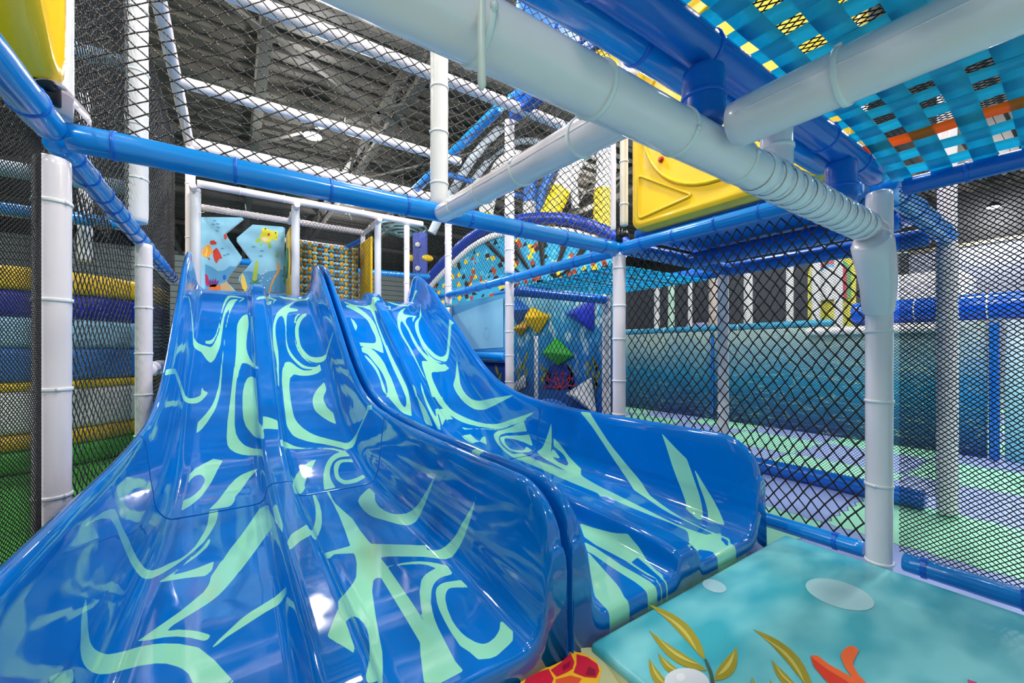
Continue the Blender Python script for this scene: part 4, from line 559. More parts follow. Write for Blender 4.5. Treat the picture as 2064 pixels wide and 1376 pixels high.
# corrugated roof deck, ribs run along X
DECK=mat('roof_deck_steel',rgb(66,62,56),.6)
V=[];F=[]; prof=[(0,0),(.15,0),(.19,.085),(.38,.085),(.42,0)]
y=-4.; k=0; ys=[]
while y<26.3:
    for dy,dz in prof[:-1]: ys.append((y+dy,dz))
    y+=.42
for (yy,dz) in ys: V+= [(-9.3,yy,5.45+dz+H),(21.3,yy,5.45+dz+H)]
n=len(ys)
F=[(2*i,2*i+2,2*i+3,2*i+1) for i in range(n-1)]
base=len(V); V+=[(x,yy,5.6+H) for x in (-9.3,21.3) for yy in (ys[0][0],ys[-1][0])]
F+=[(base,base+1,base+3,base+2)]
struct(mesh_obj('ceiling',V,F,DECK,smooth=False))
GIRD=mat('painted_roof_steel',rgb(84,82,78),.5)
def bar(bm,a,b,wd,ht):
    a=Vector(a);b=Vector(b); d,u,v=frame(b-a); L=(b-a).length
    Mx=Matrix((u,v,d)).transposed().to_4x4(); Mx.translation=(a+b)/2
    bmesh.ops.create_cube(bm,size=1,matrix=Mx@Matrix.Diagonal((wd,ht,L,1)))
WHERE=['leftmost, over the left netting','directly above the slides','over the right slide','right of the ceiling lamp','far to the right, over the play hall']
for i,x in enumerate([-2.1,.42,2.75,5.1,9.8]):
    t=thing('roof_truss','grey steel roof truss under the corrugated ceiling, '+WHERE[i],'truss',(x,5,4.75))
    o=Vector(t.location)
    for nm,z,hh in (('bottom_chord',4.75,.10),('top_chord',5.36,.12)):
        bm=bmesh.new(); bar(bm,Vector((x,-3.9,z+H))-o,Vector((x,25.9,z+H))-o,.16,hh); 
        bar(bm,Vector((x,-3.9,z+H+.05))-o,Vector((x,25.9,z+H+.05))-o,.05,hh*1.2); bm_obj(nm,bm,GIRD,t)
    bm=bmesh.new(); yy=-3.5; s=0
    while yy<25:
        a=(x,yy,4.78+H) if s%2==0 else (x,yy,5.34+H); b=(x,yy+.9,5.34+H) if s%2==0 else (x,yy+.9,4.78+H)
        bar(bm,Vector(a)-o,Vector(b)-o,.06,.06); yy+=.9; s+=1
    bm_obj('web_bars',bm,GIRD,t)
for i,(a,b,wh) in enumerate([((-2.1,5.6,4.7),(2.75,8.4,4.7),'crossing above the left netting'),((.42,11.,4.7),(2.75,7.6,4.7),'near the ceiling lamp'),((2.75,8.,4.7),(5.1,11.8,4.7),'behind the white post on the blue beam'),((5.1,8,4.7),(2.75,12,4.7),'farthest back on the right')]):
    bm=bmesh.new(); bar(bm,(a[0],a[1],a[2]+H),(b[0],b[1],b[2]+H),.09,.05); tag(bm_obj('roof_brace',bm,GIRD),'grey diagonal roof brace below the trusses, '+wh,'brace')
for i,y in enumerate([4.2,7.0,9.9,12.8,17.5,22.]):
    bm=bmesh.new(); bar(bm,(-9,y,5.38+H),(21,y,5.38+H),.07,.16); bar(bm,(-9,y,5.30+H),(21,y,5.30+H),.18,.02)
    tag(bm_obj('roof_purlin',bm,GIRD),'grey steel purlin across the trusses, '+['nearest overhead','second from the front','just behind the ceiling lamp','fourth from the front','well behind the lamp','farthest back'][i],'purlin')
# lamps
LENS=mat('lamp_lens',(1,.98,.94,1),.3,emit=45)
for i in (0,1):
    x,y,z=LAMPS[i]; t=thing('high_bay_light',['round glowing high bay light hanging over the slides','small glowing high bay light in the dark hall at the far right'][i],'lamp',(x,y,z))
    V,F=tube_geo([(0,0,0),(0,0,.03),(0,0,.05),(0,0,.12),(0,0,.16)],[.19,.195,.17,.11,.07],28); auto_smooth(mesh_obj('housing',V,F,mat('lamp_housing',rgb(60,62,66),.4,metal=.5),t))
    V,F=tube_geo([(0,0,-.012),(0,0,0)],[.17,.175],28); mesh_obj('lens',V,F,LENS,[c for c in t.children if c.name.startswith('housing')][0])
    V,F=tube_geo([(0,0,.16),(0,0,1.0)],.012,8); mesh_obj('hanging_rod',V,F,GIRD,t)
# ---- play hall to the right ----
def mural_mat(name,top,mid,low,z0,z1,streak=True,axis=1):
    m,nt,b=nodes_mat(name,.4); g=nt.nodes.new('ShaderNodeNewGeometry'); s=nt.nodes.new('ShaderNodeSeparateXYZ'); nt.links.new(g.outputs['Position'],s.inputs[0])
    t=M_(nt,'DIVIDE',M_(nt,'SUBTRACT',s.outputs[2],z0+H),z1-z0)
    n=nt.nodes.new('ShaderNodeTexNoise'); n.inputs['Scale'].default_value=2.2; n.inputs['Detail'].default_value=3; nt.links.new(g.outputs['Position'],n.inputs['Vector'])
    t2=M_(nt,'ADD',t,M_(nt,'MULTIPLY',M_(nt,'SUBTRACT',n.outputs['Fac'],.5),.35))
    r=nt.nodes.new('ShaderNodeValToRGB'); e=r.color_ramp.elements; e[0].position=0.02; e[0].color=low; e[1].position=.95; e[1].color=top
    k=e.new(.5); k.color=mid; k=e.new(.75); k.color=tuple((a+c)/2 for a,c in zip(mid,top))
    nt.links.new(t2,r.inputs['Fac']); out=r.outputs['Color']
    if streak:
        mp=nt.nodes.new('ShaderNodeMapping'); mp.inputs['Scale'].default_value=(1,.7,5); mp.inputs['Rotation'].default_value=(.35,0,0); nt.links.new(g.outputs['Position'],mp.inputs['Vector'])
        w2=nt.nodes.new('ShaderNodeTexNoise'); w2.inputs['Scale'].default_value=3.; w2.inputs['Detail'].default_value=2; nt.links.new(mp.outputs[0],w2.inputs['Vector'])
        r2=nt.nodes.new('ShaderNodeValToRGB'); r2.color_ramp.elements[0].position=.485; r2.color_ramp.elements[0].color=(0,0,0,1); r2.color_ramp.elements[1].position=.5; r2.color_ramp.elements[1].color=(1,1,1,1)
        k=r2.color_ramp.elements.new(.515); k.color=(0,0,0,1); nt.links.new(w2.outputs['Fac'],r2.inputs['Fac'])
        mx=nt.nodes.new('ShaderNodeMix'); mx.data_type='RGBA'; nt.links.new(M_(nt,'MULTIPLY',r2.outputs['Color'],.55),mx.inputs['Factor']); nt.links.new(out,mx.inputs['A']); mx.inputs['B'].default_value=rgb(190,220,170); out=mx.outputs['Result']
    nt.links.new(out,b.inputs['Base Color']); return m
MUR=mural_mat('sea_mural_print',rgb(160,184,182),rgb(22,128,168),rgb(6,50,108),-1.05,.29)
def fence_panel(y0,y1,label,m,x=6.1):
    t=thing('mural_fence_panel',label,'panel',(x,(y0+y1)/2,-1.05))
    rbox('printed_board',x-.04,x+.04,y0+.006,y1-.006,-1.05,.29,m,t,bev=.008)
    return t
fence_panel(6.2,11.,'sea mural fence panel in the right hall, farthest back',MUR)
fence_panel(3.45,6.2,'sea mural fence panel in the right hall, left of the thin blue seam',MUR)
fence_panel(.96,3.45,'sea mural fence panel in the right hall, behind the thick right post',MUR)
fence_panel(.70,.95,'narrow strip of deep blue mural between the wide post and the blue frame post',mural_mat('blue_mural',rgb(190,205,205),rgb(30,130,190),rgb(10,60,120),-1.05,.29),x=6.1)
padded('fence_post','slim blue post in the seam of the mural fence',(6.03,3.45,-1.05),(6.03,3.45,.27),.018,DBLUE,ties=0,seam=False)
fence_panel(-1.6,.60,'pale aqua fence panel at the far right edge, beyond the blue post',mural_mat('pale_aqua_print',rgb(208,222,236),rgb(170,220,232),rgb(120,200,220),-1.05,.3,False))
padded('fence_post','blue frame post between the mural and the pale aqua panel',(6.0,.65,-1.04),(6.0,.65,.27),.035,DBLUE,ties=0,seam=False)
TEALV=mat('teal_vinyl',rgb(60,160,200),.3,coat=.3)
padded('padded_rail','teal padded rail along the top of the mural fence',(6.1,1.95,.342),(6.1,10.9,.342),.045,TEALV,ties=7,cat='rail')
padded('padded_rail','thick blue padded roll over the mural fence at the far right',(6.1,-1.5,.43),(6.1,1.75,.43),.13,mat('bright_blue_vinyl',rgb(10,90,225),.2,coat=.5),ties=5,cat='rail')
padded('padded_rail','white padded roll just below the thick blue roll',(6.0,.9,.235),(6.0,2.2,.235),.045,WHITE,ties=4,cat='rail')
# posts and dark bays behind the fence
for i,(px,wd,m,lb) in enumerate([(1324,.05,WHITE2,'first from the corner post'),(1353,.055,mat('mint_vinyl',rgb(190,225,205),.4),'pale green one next to the first'),(1391,.035,WHITE2,'thin one left of the seam'),(1438,.07,mat('tan_vinyl',rgb(200,186,176),.5),'beige one just left of the padded hall post'),(1508,.06,WHITE2,'first right of the padded hall post'),(1592,.045,WHITE2,'between the pale blue slide and the arch'),(1645,.05,WHITE2,'left of the rainbow arch'),(1690,.045,WHITE2,'right of the rainbow arch')]):
    a=(px-1032)/827; X=6.42; tt=X/(.562+a*.827); Y=(.827-a*.562)*tt
    padded('hall_post','slim upright post behind the mural fence, '+lb,(X,Y,-1.04),(X,Y,1.35),wd,m,ties=2,seam=False)
rbox_o=rbox('dark_backdrop',7.6,7.7,1.6,12,-1.05,1.45,mat('dark_net_bay',rgb(70,74,82),.8),bev=0); tag(rbox_o,'dark grey partition behind the posts of the right hall','partition')
for i,(y,z,s,m,lb) in enumerate([(7.2,.42,.5,DBLUE,'left of the pale green post'),(6.2,.45,.45,DBLUE,'behind the beige post'),(4.2,.5,.55,mat('lilac_vinyl',rgb(150,150,200),.4),'behind the white post in the right hall')]):
    o=rbox('foam_block',6.9,7.4,y-s/2,y+s/2,-1.05,z,m,bev=.05); tag(o,'soft play block standing '+lb+', above the mural fence','block')
# rainbow arch
t=thing('arch_panel','colourful rainbow arch panel behind the mural fence, left of the thick right post','panel',(6.6,2.0,-1.05))
def arch_poly(cy,cz,r,h):
    return [(cy-r,cz-h)]+[(cy+r*math.cos(PI-PI*k/16),cz+r*math.sin(PI-PI*k/16)) for k in range(17)]+[(cy+r,cz-h)]
for i,(r,c) in enumerate([(.26,rgb(226,220,90)),(.22,rgb(120,190,130)),(.18,rgb(230,90,110)),(.14,rgb(110,190,230)),(.10,rgb(235,235,240))]):
    bm=bmesh.new(); prism_bm(bm,arch_poly(2.02,.93,r,.95 if i==0 else .2+.1*r),0,0,0,lambda u,v,a:Vector((0,0,0))) if False else None
    pts=arch_poly(2.13,1.02-(.0 if i==0 else .02),r,1.2 if i==0 else .33)
    A=[bm.verts.new(Vector((6.56-.012*i,u,v+H))-Vector(t.location)) for u,v in pts]; B=[bm.verts.new(Vector((6.60,u,v+H))-Vector(t.location)) for u,v in pts]; n=len(pts)
    for k in range(n): bm.faces.new((A[k],A[(k+1)%n],B[(k+1)%n],B[k]))
    bm.faces.new(A); bm.faces.new(B[::-1]); bmesh.ops.recalc_face_normals(bm,faces=bm.faces[:])
    bm_obj(['backing_board','green_band','red_band','blue_band','white_centre'][i],bm,mat('arch_col%d'%i,c,.5),t)
# pale blue slide-like block with white curve
o=rbox('foam_arch_block',6.75,7.3,.9,1.75,-1.05,.95,mat('white_foam',rgb(226,228,244),.4),bev=.2,segs=6); tag(o,'rounded white soft play block behind the thick right post','block')
# low blue floor beams of the hall
padded('padded_floor_pipe','blue padded floor beam in the hall, left of the wide far post',(X3,Y0+.12,-.985),(X3,Y2+2.6,-.985),.06,DBLUE,ties=8,cat='padded pipe')
# ================= MATS =================
def loc_pts(px_pts,**k):
    out=[]
    for px,py in px_pts:
        a=(px-1032)/827; b=(706-py)/827; r=(.562+a*.827,.827-a*.562,b)
        t=k['Z']/r[2] if 'Z' in k else (k['Y']/r[1] if 'Y' in k else k['X']/r[0]); out.append((r[0]*t,r[1]*t,r[2]*t))
    return out
def aqua_mat():
    m,nt,b=nodes_mat('printed_aqua_vinyl',.32); b.inputs['Coat Weight'].default_value=.2
    g=nt.nodes.new('ShaderNodeNewGeometry')
    mp=nt.nodes.new('ShaderNodeMapping'); mp.inputs['Rotation'].default_value=(0,0,.5); mp.inputs['Scale'].default_value=(2.6,5.2,1); nt.links.new(g.outputs['Position'],mp.inputs['Vector'])
    n=nt.nodes.new('ShaderNodeTexNoise'); n.inputs['Scale'].default_value=1.6; n.inputs['Detail'].default_value=1.5; nt.links.new(mp.outputs[0],n.inputs['Vector'])
    r=nt.nodes.new('ShaderNodeValToRGB'); e=r.color_ramp.elements; e[0].position=.36; e[0].color=rgb(66,178,192); e[1].position=.66; e[1].color=rgb(132,218,222)
    nt.links.new(n.outputs['Fac'],r.inputs['Fac']); nt.links.new(r.outputs['Color'],b.inputs['Base Color'])
    n2=nt.nodes.new('ShaderNodeTexNoise'); n2.inputs['Scale'].default_value=3; bp=nt.nodes.new('ShaderNodeBump'); bp.inputs['Strength'].default_value=.12; nt.links.new(g.outputs['Position'],n2.inputs['Vector']); nt.links.new(n2.outputs['Fac'],bp.inputs['Height']); nt.links.new(bp.outputs['Normal'],b.inputs['Normal'])
    return m
OLIVE=mat('olive_print',rgb(166,154,38),.4); OLIVE2=mat('light_olive_print',rgb(206,194,92),.4); PALE=mat('pale_bubble_print',rgb(176,222,226),.35)
ORNG=mat('orange_print',rgb(252,106,34),.4); ORNG2=mat('deep_orange_print',rgb(232,58,22),.4); STEM=mat('dark_stem_print',rgb(70,96,80),.4); PEB=mat('white_pebble_print',rgb(226,232,236),.4)
REDP=mat('red_petal_print',rgb(214,26,58),.4); REDD=mat('dark_red_print',rgb(150,10,44),.4); YLP=mat('yellow_line_print',rgb(252,190,30),.4); SAND=mat('sand_print',rgb(176,176,120),.4); SAND2=mat('pale_sand_print',rgb(200,200,148),.4)
PINKP=mat('magenta_print',rgb(200,40,120),.4)
def prints(name,polys,base_z,parent,axis='Z'):
    pass
from mathutils.geometry import tessellate_polygon
def poly_faces(bm,pts,nrm,mi):
    vs=[bm.verts.new(p) for p in pts]
    for a,b,c in tessellate_polygon([pts]):
        n=(pts[b]-pts[a]).cross(pts[c]-pts[a])
        if n.length<1e-9: continue
        try: f=bm.faces.new((vs[a],vs[b],vs[c]) if n.dot(nrm)>0 else (vs[a],vs[c],vs[b]))
        except Exception: continue
        f.material_index=mi
def cushion_mat(name,label,x0,x1,y0,y1,z0,z1,m,decals):
    """padded mat with rounded edges, print polygons lie in the same mesh just above the vinyl"""
    t=thing(name,label,'mat',((x0+x1)/2,(y0+y1)/2,z0)); off=Vector(t.location)
    bm=bmesh.new(); bmesh.ops.create_cube(bm,size=1,matrix=Matrix.Translation(Vector(((x0+x1)/2,(y0+y1)/2,(z0+z1)/2+H))-off)@Matrix.Diagonal((x1-x0,y1-y0,z1-z0,1)))
    bmesh.ops.bevel(bm,geom=bm.edges[:],offset=.022,segments=4,profile=.6,affect='EDGES')
    for f in bm.faces: f.smooth=True
    mats=[m]; 
    for k,(pts,mm,lay) in enumerate(decals):
        if mm not in mats: mats.append(mm)
        poly_faces(bm,[Vector((p[0],p[1],z1+.0010+.0008*lay+.00007*k+H))-off for p in pts],Vector((0,0,1)),mats.index(mm))
    o=bm_obj('vinyl_cover',bm,m,t,mats=mats); return t
def leaf(p0,p1,wd,bend=0,n=10):
    """leaf outline in pixel space from base to tip"""
    L=math.hypot(p1[0]-p0[0],p1[1]-p0[1]); dx,dy=(p1[0]-p0[0])/L,(p1[1]-p0[1])/L; nx,ny=-dy,dx; a=[];b=[]
    for i in range(n+1):
        t=i/n; c=bend*4*t*(1-t); w_=wd*math.sin(PI*min(1,t**.8))*(1 if t<1 else 0)
        a.append((p0[0]+dx*L*t+nx*(c+w_),p0[1]+dy*L*t+ny*(c+w_))); b.append((p0[0]+dx*L*t+nx*(c-w_),p0[1]+dy*L*t+ny*(c-w_)))
    return a+b[::-1][1:-1]
def ell(cx,cy,rx,ry,rot=0,n=28): return [(cx+rx*math.cos(2*PI*k/n)*math.cos(rot)-ry*math.sin(2*PI*k/n)*math.sin(rot),cy+rx*math.cos(2*PI*k/n)*math.sin(rot)+ry*math.sin(2*PI*k/n)*math.cos(rot)) for k in range(n)]
ZM=-.92
D=[]
def dz(px,mm,lay=0): D.append((loc_pts(px,Z=ZM),mm,lay))
dz(ell(1693,1198,72,26,.3),PALE); dz(ell(1440,1181,25,12,.3),PALE)
for p0,p1,wd,bd in [((1422,1332),(1306,1218),12,15),((1426,1352),(1308,1270),11,-11),((1440,1372),(1485,1304),15,8),((1352,1392),(1308,1326),10,-8),((1375,1360),(1326,1316),8,-7),((1640,1400),(1517,1268),12,17),((1610,1392),(1555,1330),9,-6),((1520,1400),(1516,1366),5,0),((1560,1400),(1552,1370),4,0)]:
    dz(leaf(p0,p1,wd,bd),OLIVE,0); dz(leaf((p0[0]*.86+p1[0]*.14,p0[1]*.86+p1[1]*.14),(p0[0]*.12+p1[0]*.88,p0[1]*.12+p1[1]*.88),wd*.28,bd*.8),OLIVE2,1)
dz([(1419,1330),(1424,1330),(1436,1356),(1444,1396),(1436,1396),(1430,1360)],STEM,2)
dz(ell(1385,1380,46,31,.1),PEB,3); dz(ell(1372,1368,9,8,0),mat('white_gloss_print',rgb(244,246,248),.3),4)
dz([(1634,1322),(1648,1322),(1668,1338),(1700,1356),(1718,1366),(1702,1344),(1694,1322),(1700,1310),(1712,1303),(1722,1303),(1731,1312),(1722,1330),(1718,1340),(1730,1360),(1748,1380),(1752,1400),(1690,1396),(1668,1372),(1645,1346)],ORNG,0)
dz([(1634,1324),(1640,1330),(1666,1350),(1700,1370),(1740,1398),(1690,1398),(1660,1368),(1640,1344)],ORNG2,1)
dz([(1950,1370),(1968,1376),(1990,1400),(1955,1400)],PINKP,0)
cushion_mat('floor_mat','big aqua floor mat printed with leaves, coral and bubbles, below the slide exits',.93,2.288,-1.2,.935,-1.02,ZM,aqua_mat(),D)
D=[]; ZM2=-.945
def dz2(px,mm,lay=0): D.append((loc_pts(px,Z=ZM2),mm,lay))
dz2([(1170,1306),(1200,1304),(1290,1380),(1350,1440),(1200,1440),(1180,1360)],SAND2,0)
dz2([(1200,1308),(1222,1322),(1300,1400),(1270,1410),(1236,1360)],SAND,1)
dz2([(1150,1312),(1176,1318),(1200,1330),(1213,1350),(1208,1372),(1195,1392),(1120,1420),(1040,1400),(1050,1374),(1085,1350),(1108,1345),(1140,1330)],YLP,2)
dz2([(1150,1318),(1158,1336),(1154,1350),(1140,1358),(1122,1366),(1110,1352),(1130,1338)],REDP,3)
dz2([(1162,1320),(1184,1326),(1204,1340),(1208,1354),(1202,1368),(1178,1366),(1156,1357),(1162,1340)],REDP,3)
dz2([(1106,1350),(1116,1370),(1110,1384),(1050,1396),(1060,1370),(1086,1356)],REDP,3)
dz2([(1186,1346),(1200,1352),(1200,1364),(1180,1362)],REDD,4); dz2([(1134,1344),(1150,1334),(1148,1346),(1134,1354)],REDD,4)
dz2([(1120,1372),(1150,1364),(1172,1370),(1160,1390),(1120,1396)],mat('orange_red_print',rgb(232,86,40),.4),4)
cushion_mat('floor_mat','floor mat with a big red flower print, left of the aqua mat',-.5,.905,-1.2,.93,-1.03,ZM2,SAND,D)
# floor edge beams with strap clips
t=padded('padded_floor_pipe','blue padded floor beam along the aqua mat, left of the thick right post',(XC+.012,1.5,-.905),(XC+.012,Y0+.052,-.895),.036,BLUE,ties=0,cat='padded pipe')
t2=padded('padded_floor_pipe','blue padded floor beam running to the right edge under the fine net',(XC+.012,Y0-.075,-.893),(XC+.012,-1.2,-.893),.037,BLUE,ties=0,cat='padded pipe')
def clip_on(root,x,y,z,r):
    bm=bmesh.new(); o=Vector(root.location)
    for k in range(14):
        a0=2*PI*k/14;a1=2*PI*(k+1)/14
        vs=[bm.verts.new(Vector((x+math.cos(a)*(r+.002),y+w_,z+H+math.sin(a)*(r+.002)))-o) for a,w_ in ((a0,-.008),(a1,-.008),(a1,.008),(a0,.008))]
        bm.faces.new(vs)
    bmesh.ops.remove_doubles(bm,verts=bm.verts[:],dist=.0001)
    ret=bmesh.ops.solidify(bm,geom=bm.faces[:],thickness=.0025)
    bmesh.ops.create_cube(bm,size=1,matrix=Matrix.Translation(Vector((x-.4*r,y,z+H+r*.98))-o)@Matrix.Diagonal((.02,.02,.012,1)))
    bm_obj('strap_clip',bm,TIE_B,root)
clip_on(t,XC+.012,.74,-.897,.036); clip_on(t2,XC+.012,.44,-.893,.037); clip_on(t2,XC+.012,.18,-.893,.037)
# ================= NETS =================
nn=lambda *a,**k: net(*a,**k)
net('safety_net','coarse speckled safety net above the long blue beam, in front of the ceiling',[(XL+.02,Y1+.06,.80),(XC-.02,Y1+.06,.80),(XC-.02,Y1+.06,2.30),(XL+.02,Y1+.06,2.30)],39,27,.0033,NETF,sag=lambda u,v:np.stack([0*u,.05*np.sin(PI*u)*np.sin(PI*v),0*u],-1),jit=.10,knots=True,seed=3)
net('safety_net','coarse black safety net between the corner post and the thick right post',[(XC+.03,Y0+.06,-.86),(XC+.03,Y1-.06,-.86),(XC+.03,Y1-.06,.69),(XC+.03,Y0+.06,.69)],23,20,.0040,NETK,sag=lambda u,v:np.stack([.03*np.sin(PI*u)*np.sin(PI*v),0*u,0*u],-1),jit=.10,knots=True,seed=4)
net('safety_net','black safety net behind the right slide, in front of the pyramid cushions',[(XC+.03,Y1+.06,-1.0),(XC+.03,Y2-.05,-1.0),(XC+.03,Y2-.05,.68),(XC+.03,Y1+.06,.68)],23,23,.0031,NETK,jit=.10,knots=True,seed=5)
net('safety_net','speckled safety net on the left, between the near post and the second post',[(XL-.03,Y1+.05,-1.0),(XL-.03,3.55,-1.0),(XL-.03,3.55,.68),(XL-.03,Y1+.05,.68)],20,26,.0026,NETG,jit=.10,knots=True,seed=6,sag=lambda u,v:np.stack([-.03*np.sin(PI*u)*np.sin(PI*v),0*u,0*u],-1))
net('safety_net','speckled safety net on the left, from the second post to the slide top',[(XL-.03,3.66,-1.0),(XL-.03,5.5,-1.0),(XL-.03,5.5,.68),(XL-.03,3.66,.68)],30,26,.0026,NETG,jit=.10,seed=7)
net('safety_net','tall speckled net rising on the left above the blue side beam',[(XL-.02,Y1+.06,.80),(XL-.02,5.8,.80),(XL-.02,5.8,2.33),(XL-.02,Y1+.06,2.33)],62,32,.0028,NETG,jit=.14,seed=8)
net('safety_net','second net layer hanging further left, seen through the tall speckled net',[(XL-.28,1.9,.85),(XL-.28,4.4,.85),(XL-.28,4.4,2.5),(XL-.28,1.9,2.5)],46,24,.0024,NETF,jit=.14,seed=18)
net('fine_net','very fine black net at the left edge, in front of the coloured drums',[(XL-.02,1.25,-1.0),(XL-.02,Y1-.055,-1.0),(XL-.02,Y1-.055,.68),(XL-.02,1.25,.68)],54,120,.0014,NETK,jit=.1,seed=9,sag=lambda u,v:np.stack([.02*np.sin(u*9)+.0*u,0*u,0*u],-1))
net('fine_net','fine black net right of the thick right post, running to the right edge',[(XC+.025,Y0-.06,-.86),(XC+.025,-.75,-.86),(XC+.025,-.75,.70),(XC+.025,Y0-.06,.70)],61,80,.0021,NETK,jit=.1,seed=10)
net('fine_net','fine black net in the hall, in front of the mural fence',[(X3,Y0+.07,-.95),(X3,3.45,-.95),(X3,3.45,.68),(X3,Y0+.07,.68)],132,80,.0018,NETK,jit=.08,seed=11)
net('safety_net','upper black safety net left of the corner post, in front of the arches',[(XC+.02,Y1+.06,.80),(XC+.02,4.9,.80),(XC+.02,4.9,2.3),(XC+.02,Y1+.06,2.3)],44,26,.0022,NETK,jit=.10,seed=12)
net('safety_net','thin net across the slide platform, before the woven strap tube',[(.69,5.78,.68),(1.58,5.78,.68),(1.58,5.78,1.75),(.69,5.78,1.75)],22,16,.002,NETK,jit=.1,seed=13)
net('safety_net','thin net beside the platform, between two slim white posts',[(1.72,5.78,.68),(2.28,5.78,.68),(2.28,5.78,1.75),(1.72,5.78,1.75)],18,20,.0018,NETK,jit=.1,seed=14)
net('safety_net','net behind the right slide, beside the strap bowl',[(XC+.03,Y3+.05,.72),(XC+.03,6.4,.72),(XC+.03,6.4,1.7),(XC+.03,Y3+.05,1.7)],20,14,.002,NETK,jit=.1,seed=15)
net('roof_net','dark net roof over the slide platform, under the corrugated ceiling',[(-.35,5.55,1.75),(1.6,5.55,1.75),(1.6,7.4,1.75),(-.35,7.4,1.75)],38,26,.0022,NETG,jit=.1,seed=16)
# ================= UPPER FRAME =================
padded('padded_pipe','upper white padded beam nearest overhead, behind the big beam at the top',(-.41,3.27,2.34),(XC+.5,3.24,2.34),.05,WHITE,ties=0,seam=False)
padded('padded_pipe','middle white padded beam crossing in front of the ceiling lamp',(-.41,4.58,2.34),(XC,4.58,2.34),.05,WHITE,ties=0,seam=False)
padded('padded_pipe','pale padded beam farthest back, just above the long blue beam',(-.41,5.9,2.34),(XC+.2,5.9,2.34),.075,WHITE,ties=0,seam=False)
padded('padded_pipe','white padded beam running back along the top left of the netting',(-.41,2.9,2.34),(-.41,5.95,2.34),.045,WHITE,ties=0,seam=False)
padded('padded_post','white padded post standing on the near left post, beside the yellow panel',(XL+.005,Y1,.80),(XL+.005,Y1,2.4),.047,WHITE2,ties=0)
padded('padded_post','thick white padded post behind the tall left net',(-.50,3.45,.80),(-.50,3.45,2.4),.056,WHITE2,ties=4)
padded('padded_post','white padded post at the left corner of the slide platform',(-.40,5.88,.30),(-.40,5.88,2.30),.047,WHITE,ties=3)
padded('padded_post','grey padded post just right of the platform corner post',(-.345,5.72,.66),(-.345,5.72,1.79),.05,mat('grey_vinyl',rgb(196,200,208),.3,coat=.3),ties=0)
padded('padded_post','grey padded post between the two slides at the platform edge',(.64,5.72,.66),(.64,5.72,1.79),.047,mat('grey_vinyl',rgb(196,200,208),.3),ties=0)
padded('padded_post','grey padded post right of the woven strap tube',(1.65,5.72,.66),(1.65,5.72,1.79),.045,mat('grey_vinyl',rgb(196,200,208),.3),ties=0)
padded('padded_post','slim white padded post at the right end of the platform',(2.06,5.72,.66),(2.06,5.72,1.79),.04,WHITE,ties=2)
padded('padded_post','white padded post above the blue side beam, left of the strap bowl',(XC,Y3,.60),(XC,Y3,1.9),.045,WHITE,ties=3)
padded('padded_post','white padded post above the blue side beam, in front of the striped arches',(XC,Y2,.78),(XC,Y2,2.35),.05,WHITE,ties=4)
padded('padded_pipe','white padded beam over the front of the slide platform',(-.33,5.72,1.85),(2.3,5.72,1.85),.042,WHITE,ties=5)
padded('padded_pipe','white padded beam over the back of the slide platform',(-.33,6.43,1.79),(1.63,6.43,1.79),.042,WHITE,ties=5)
padded('padded_pipe','white padded beam behind the woven strap tube',(.66,7.5,1.77),(1.7,7.5,1.77),.04,WHITE,ties=3)
padded('padded_pipe','white padded side beam at the left of the platform roof',(-.36,5.56,1.77),(-.36,6.40,1.77),.035,WHITE,ties=1)
padded('padded_pipe','white padded side beam over the round window panel',(.64,5.55,1.76),(.64,6.40,1.76),.035,WHITE,ties=1)
padded('padded_pipe','white padded side beam over the right yellow panel',(1.63,5.55,1.76),(1.63,6.40,1.76),.035,WHITE,ties=1)
padded('padded_pipe','blue padded beam rising behind the right yellow panel',(1.63,6.5,1.70),(1.25,7.4,1.50),.035,DBLUE,ties=1)
padded('padded_post','thin white padded post at the back corner of the platform',(1.63,6.43,.66),(1.63,6.43,1.74),.035,WHITE,ties=1)
padded('padded_pipe','blue padded beam low across the opening behind the platform',(-.5,7.6,1.35),(3.2,7.6,1.45),.05,BLUE,ties=4)
# platform deck
o=rbox('platform_deck',-.40,2.20,5.665,7.6,.52,.655,mat('deck_vinyl',rgb(70,120,190),.4),bev=.02); tag(o,'blue padded platform deck at the top of the slides','deck')
# cylinder stub joining left side
padded('padded_pipe','short white padded beam joining the second left post to the slide side',(-.475,3.625,-.13),(-.47,4.35,-.13),.05,WHITE,ties=2)
for nm,a,b,lb in [(0,(-2.6,3.5,1.80),(-.55,3.5,1.80),'pale beam behind the tall left net, upper one'),(0,(-2.6,3.5,1.02),(-.55,3.5,1.02),'pale beam behind the tall left net, lower one')]:
    padded('padded_pipe',lb,a,b,.045,mat('pale_blue_vinyl',rgb(170,196,220),.4),ties=2,seam=False)
padded('padded_pipe','blue padded beam behind the left net, above the coloured drums',(-3.2,5.0,1.13),(-.7,5.0,1.13),.055,BLUE,ties=3)
padded('padded_post','grey post in the dark behind the left net, above the coloured drums',(-1.1,5.2,.8),(-1.1,5.2,2.3),.05,WHITE2,ties=0)
padded('padded_post','pale post at the far left edge behind the very fine net',(-1.62,4.9,.8),(-1.62,4.9,2.0),.06,WHITE2,ties=0)
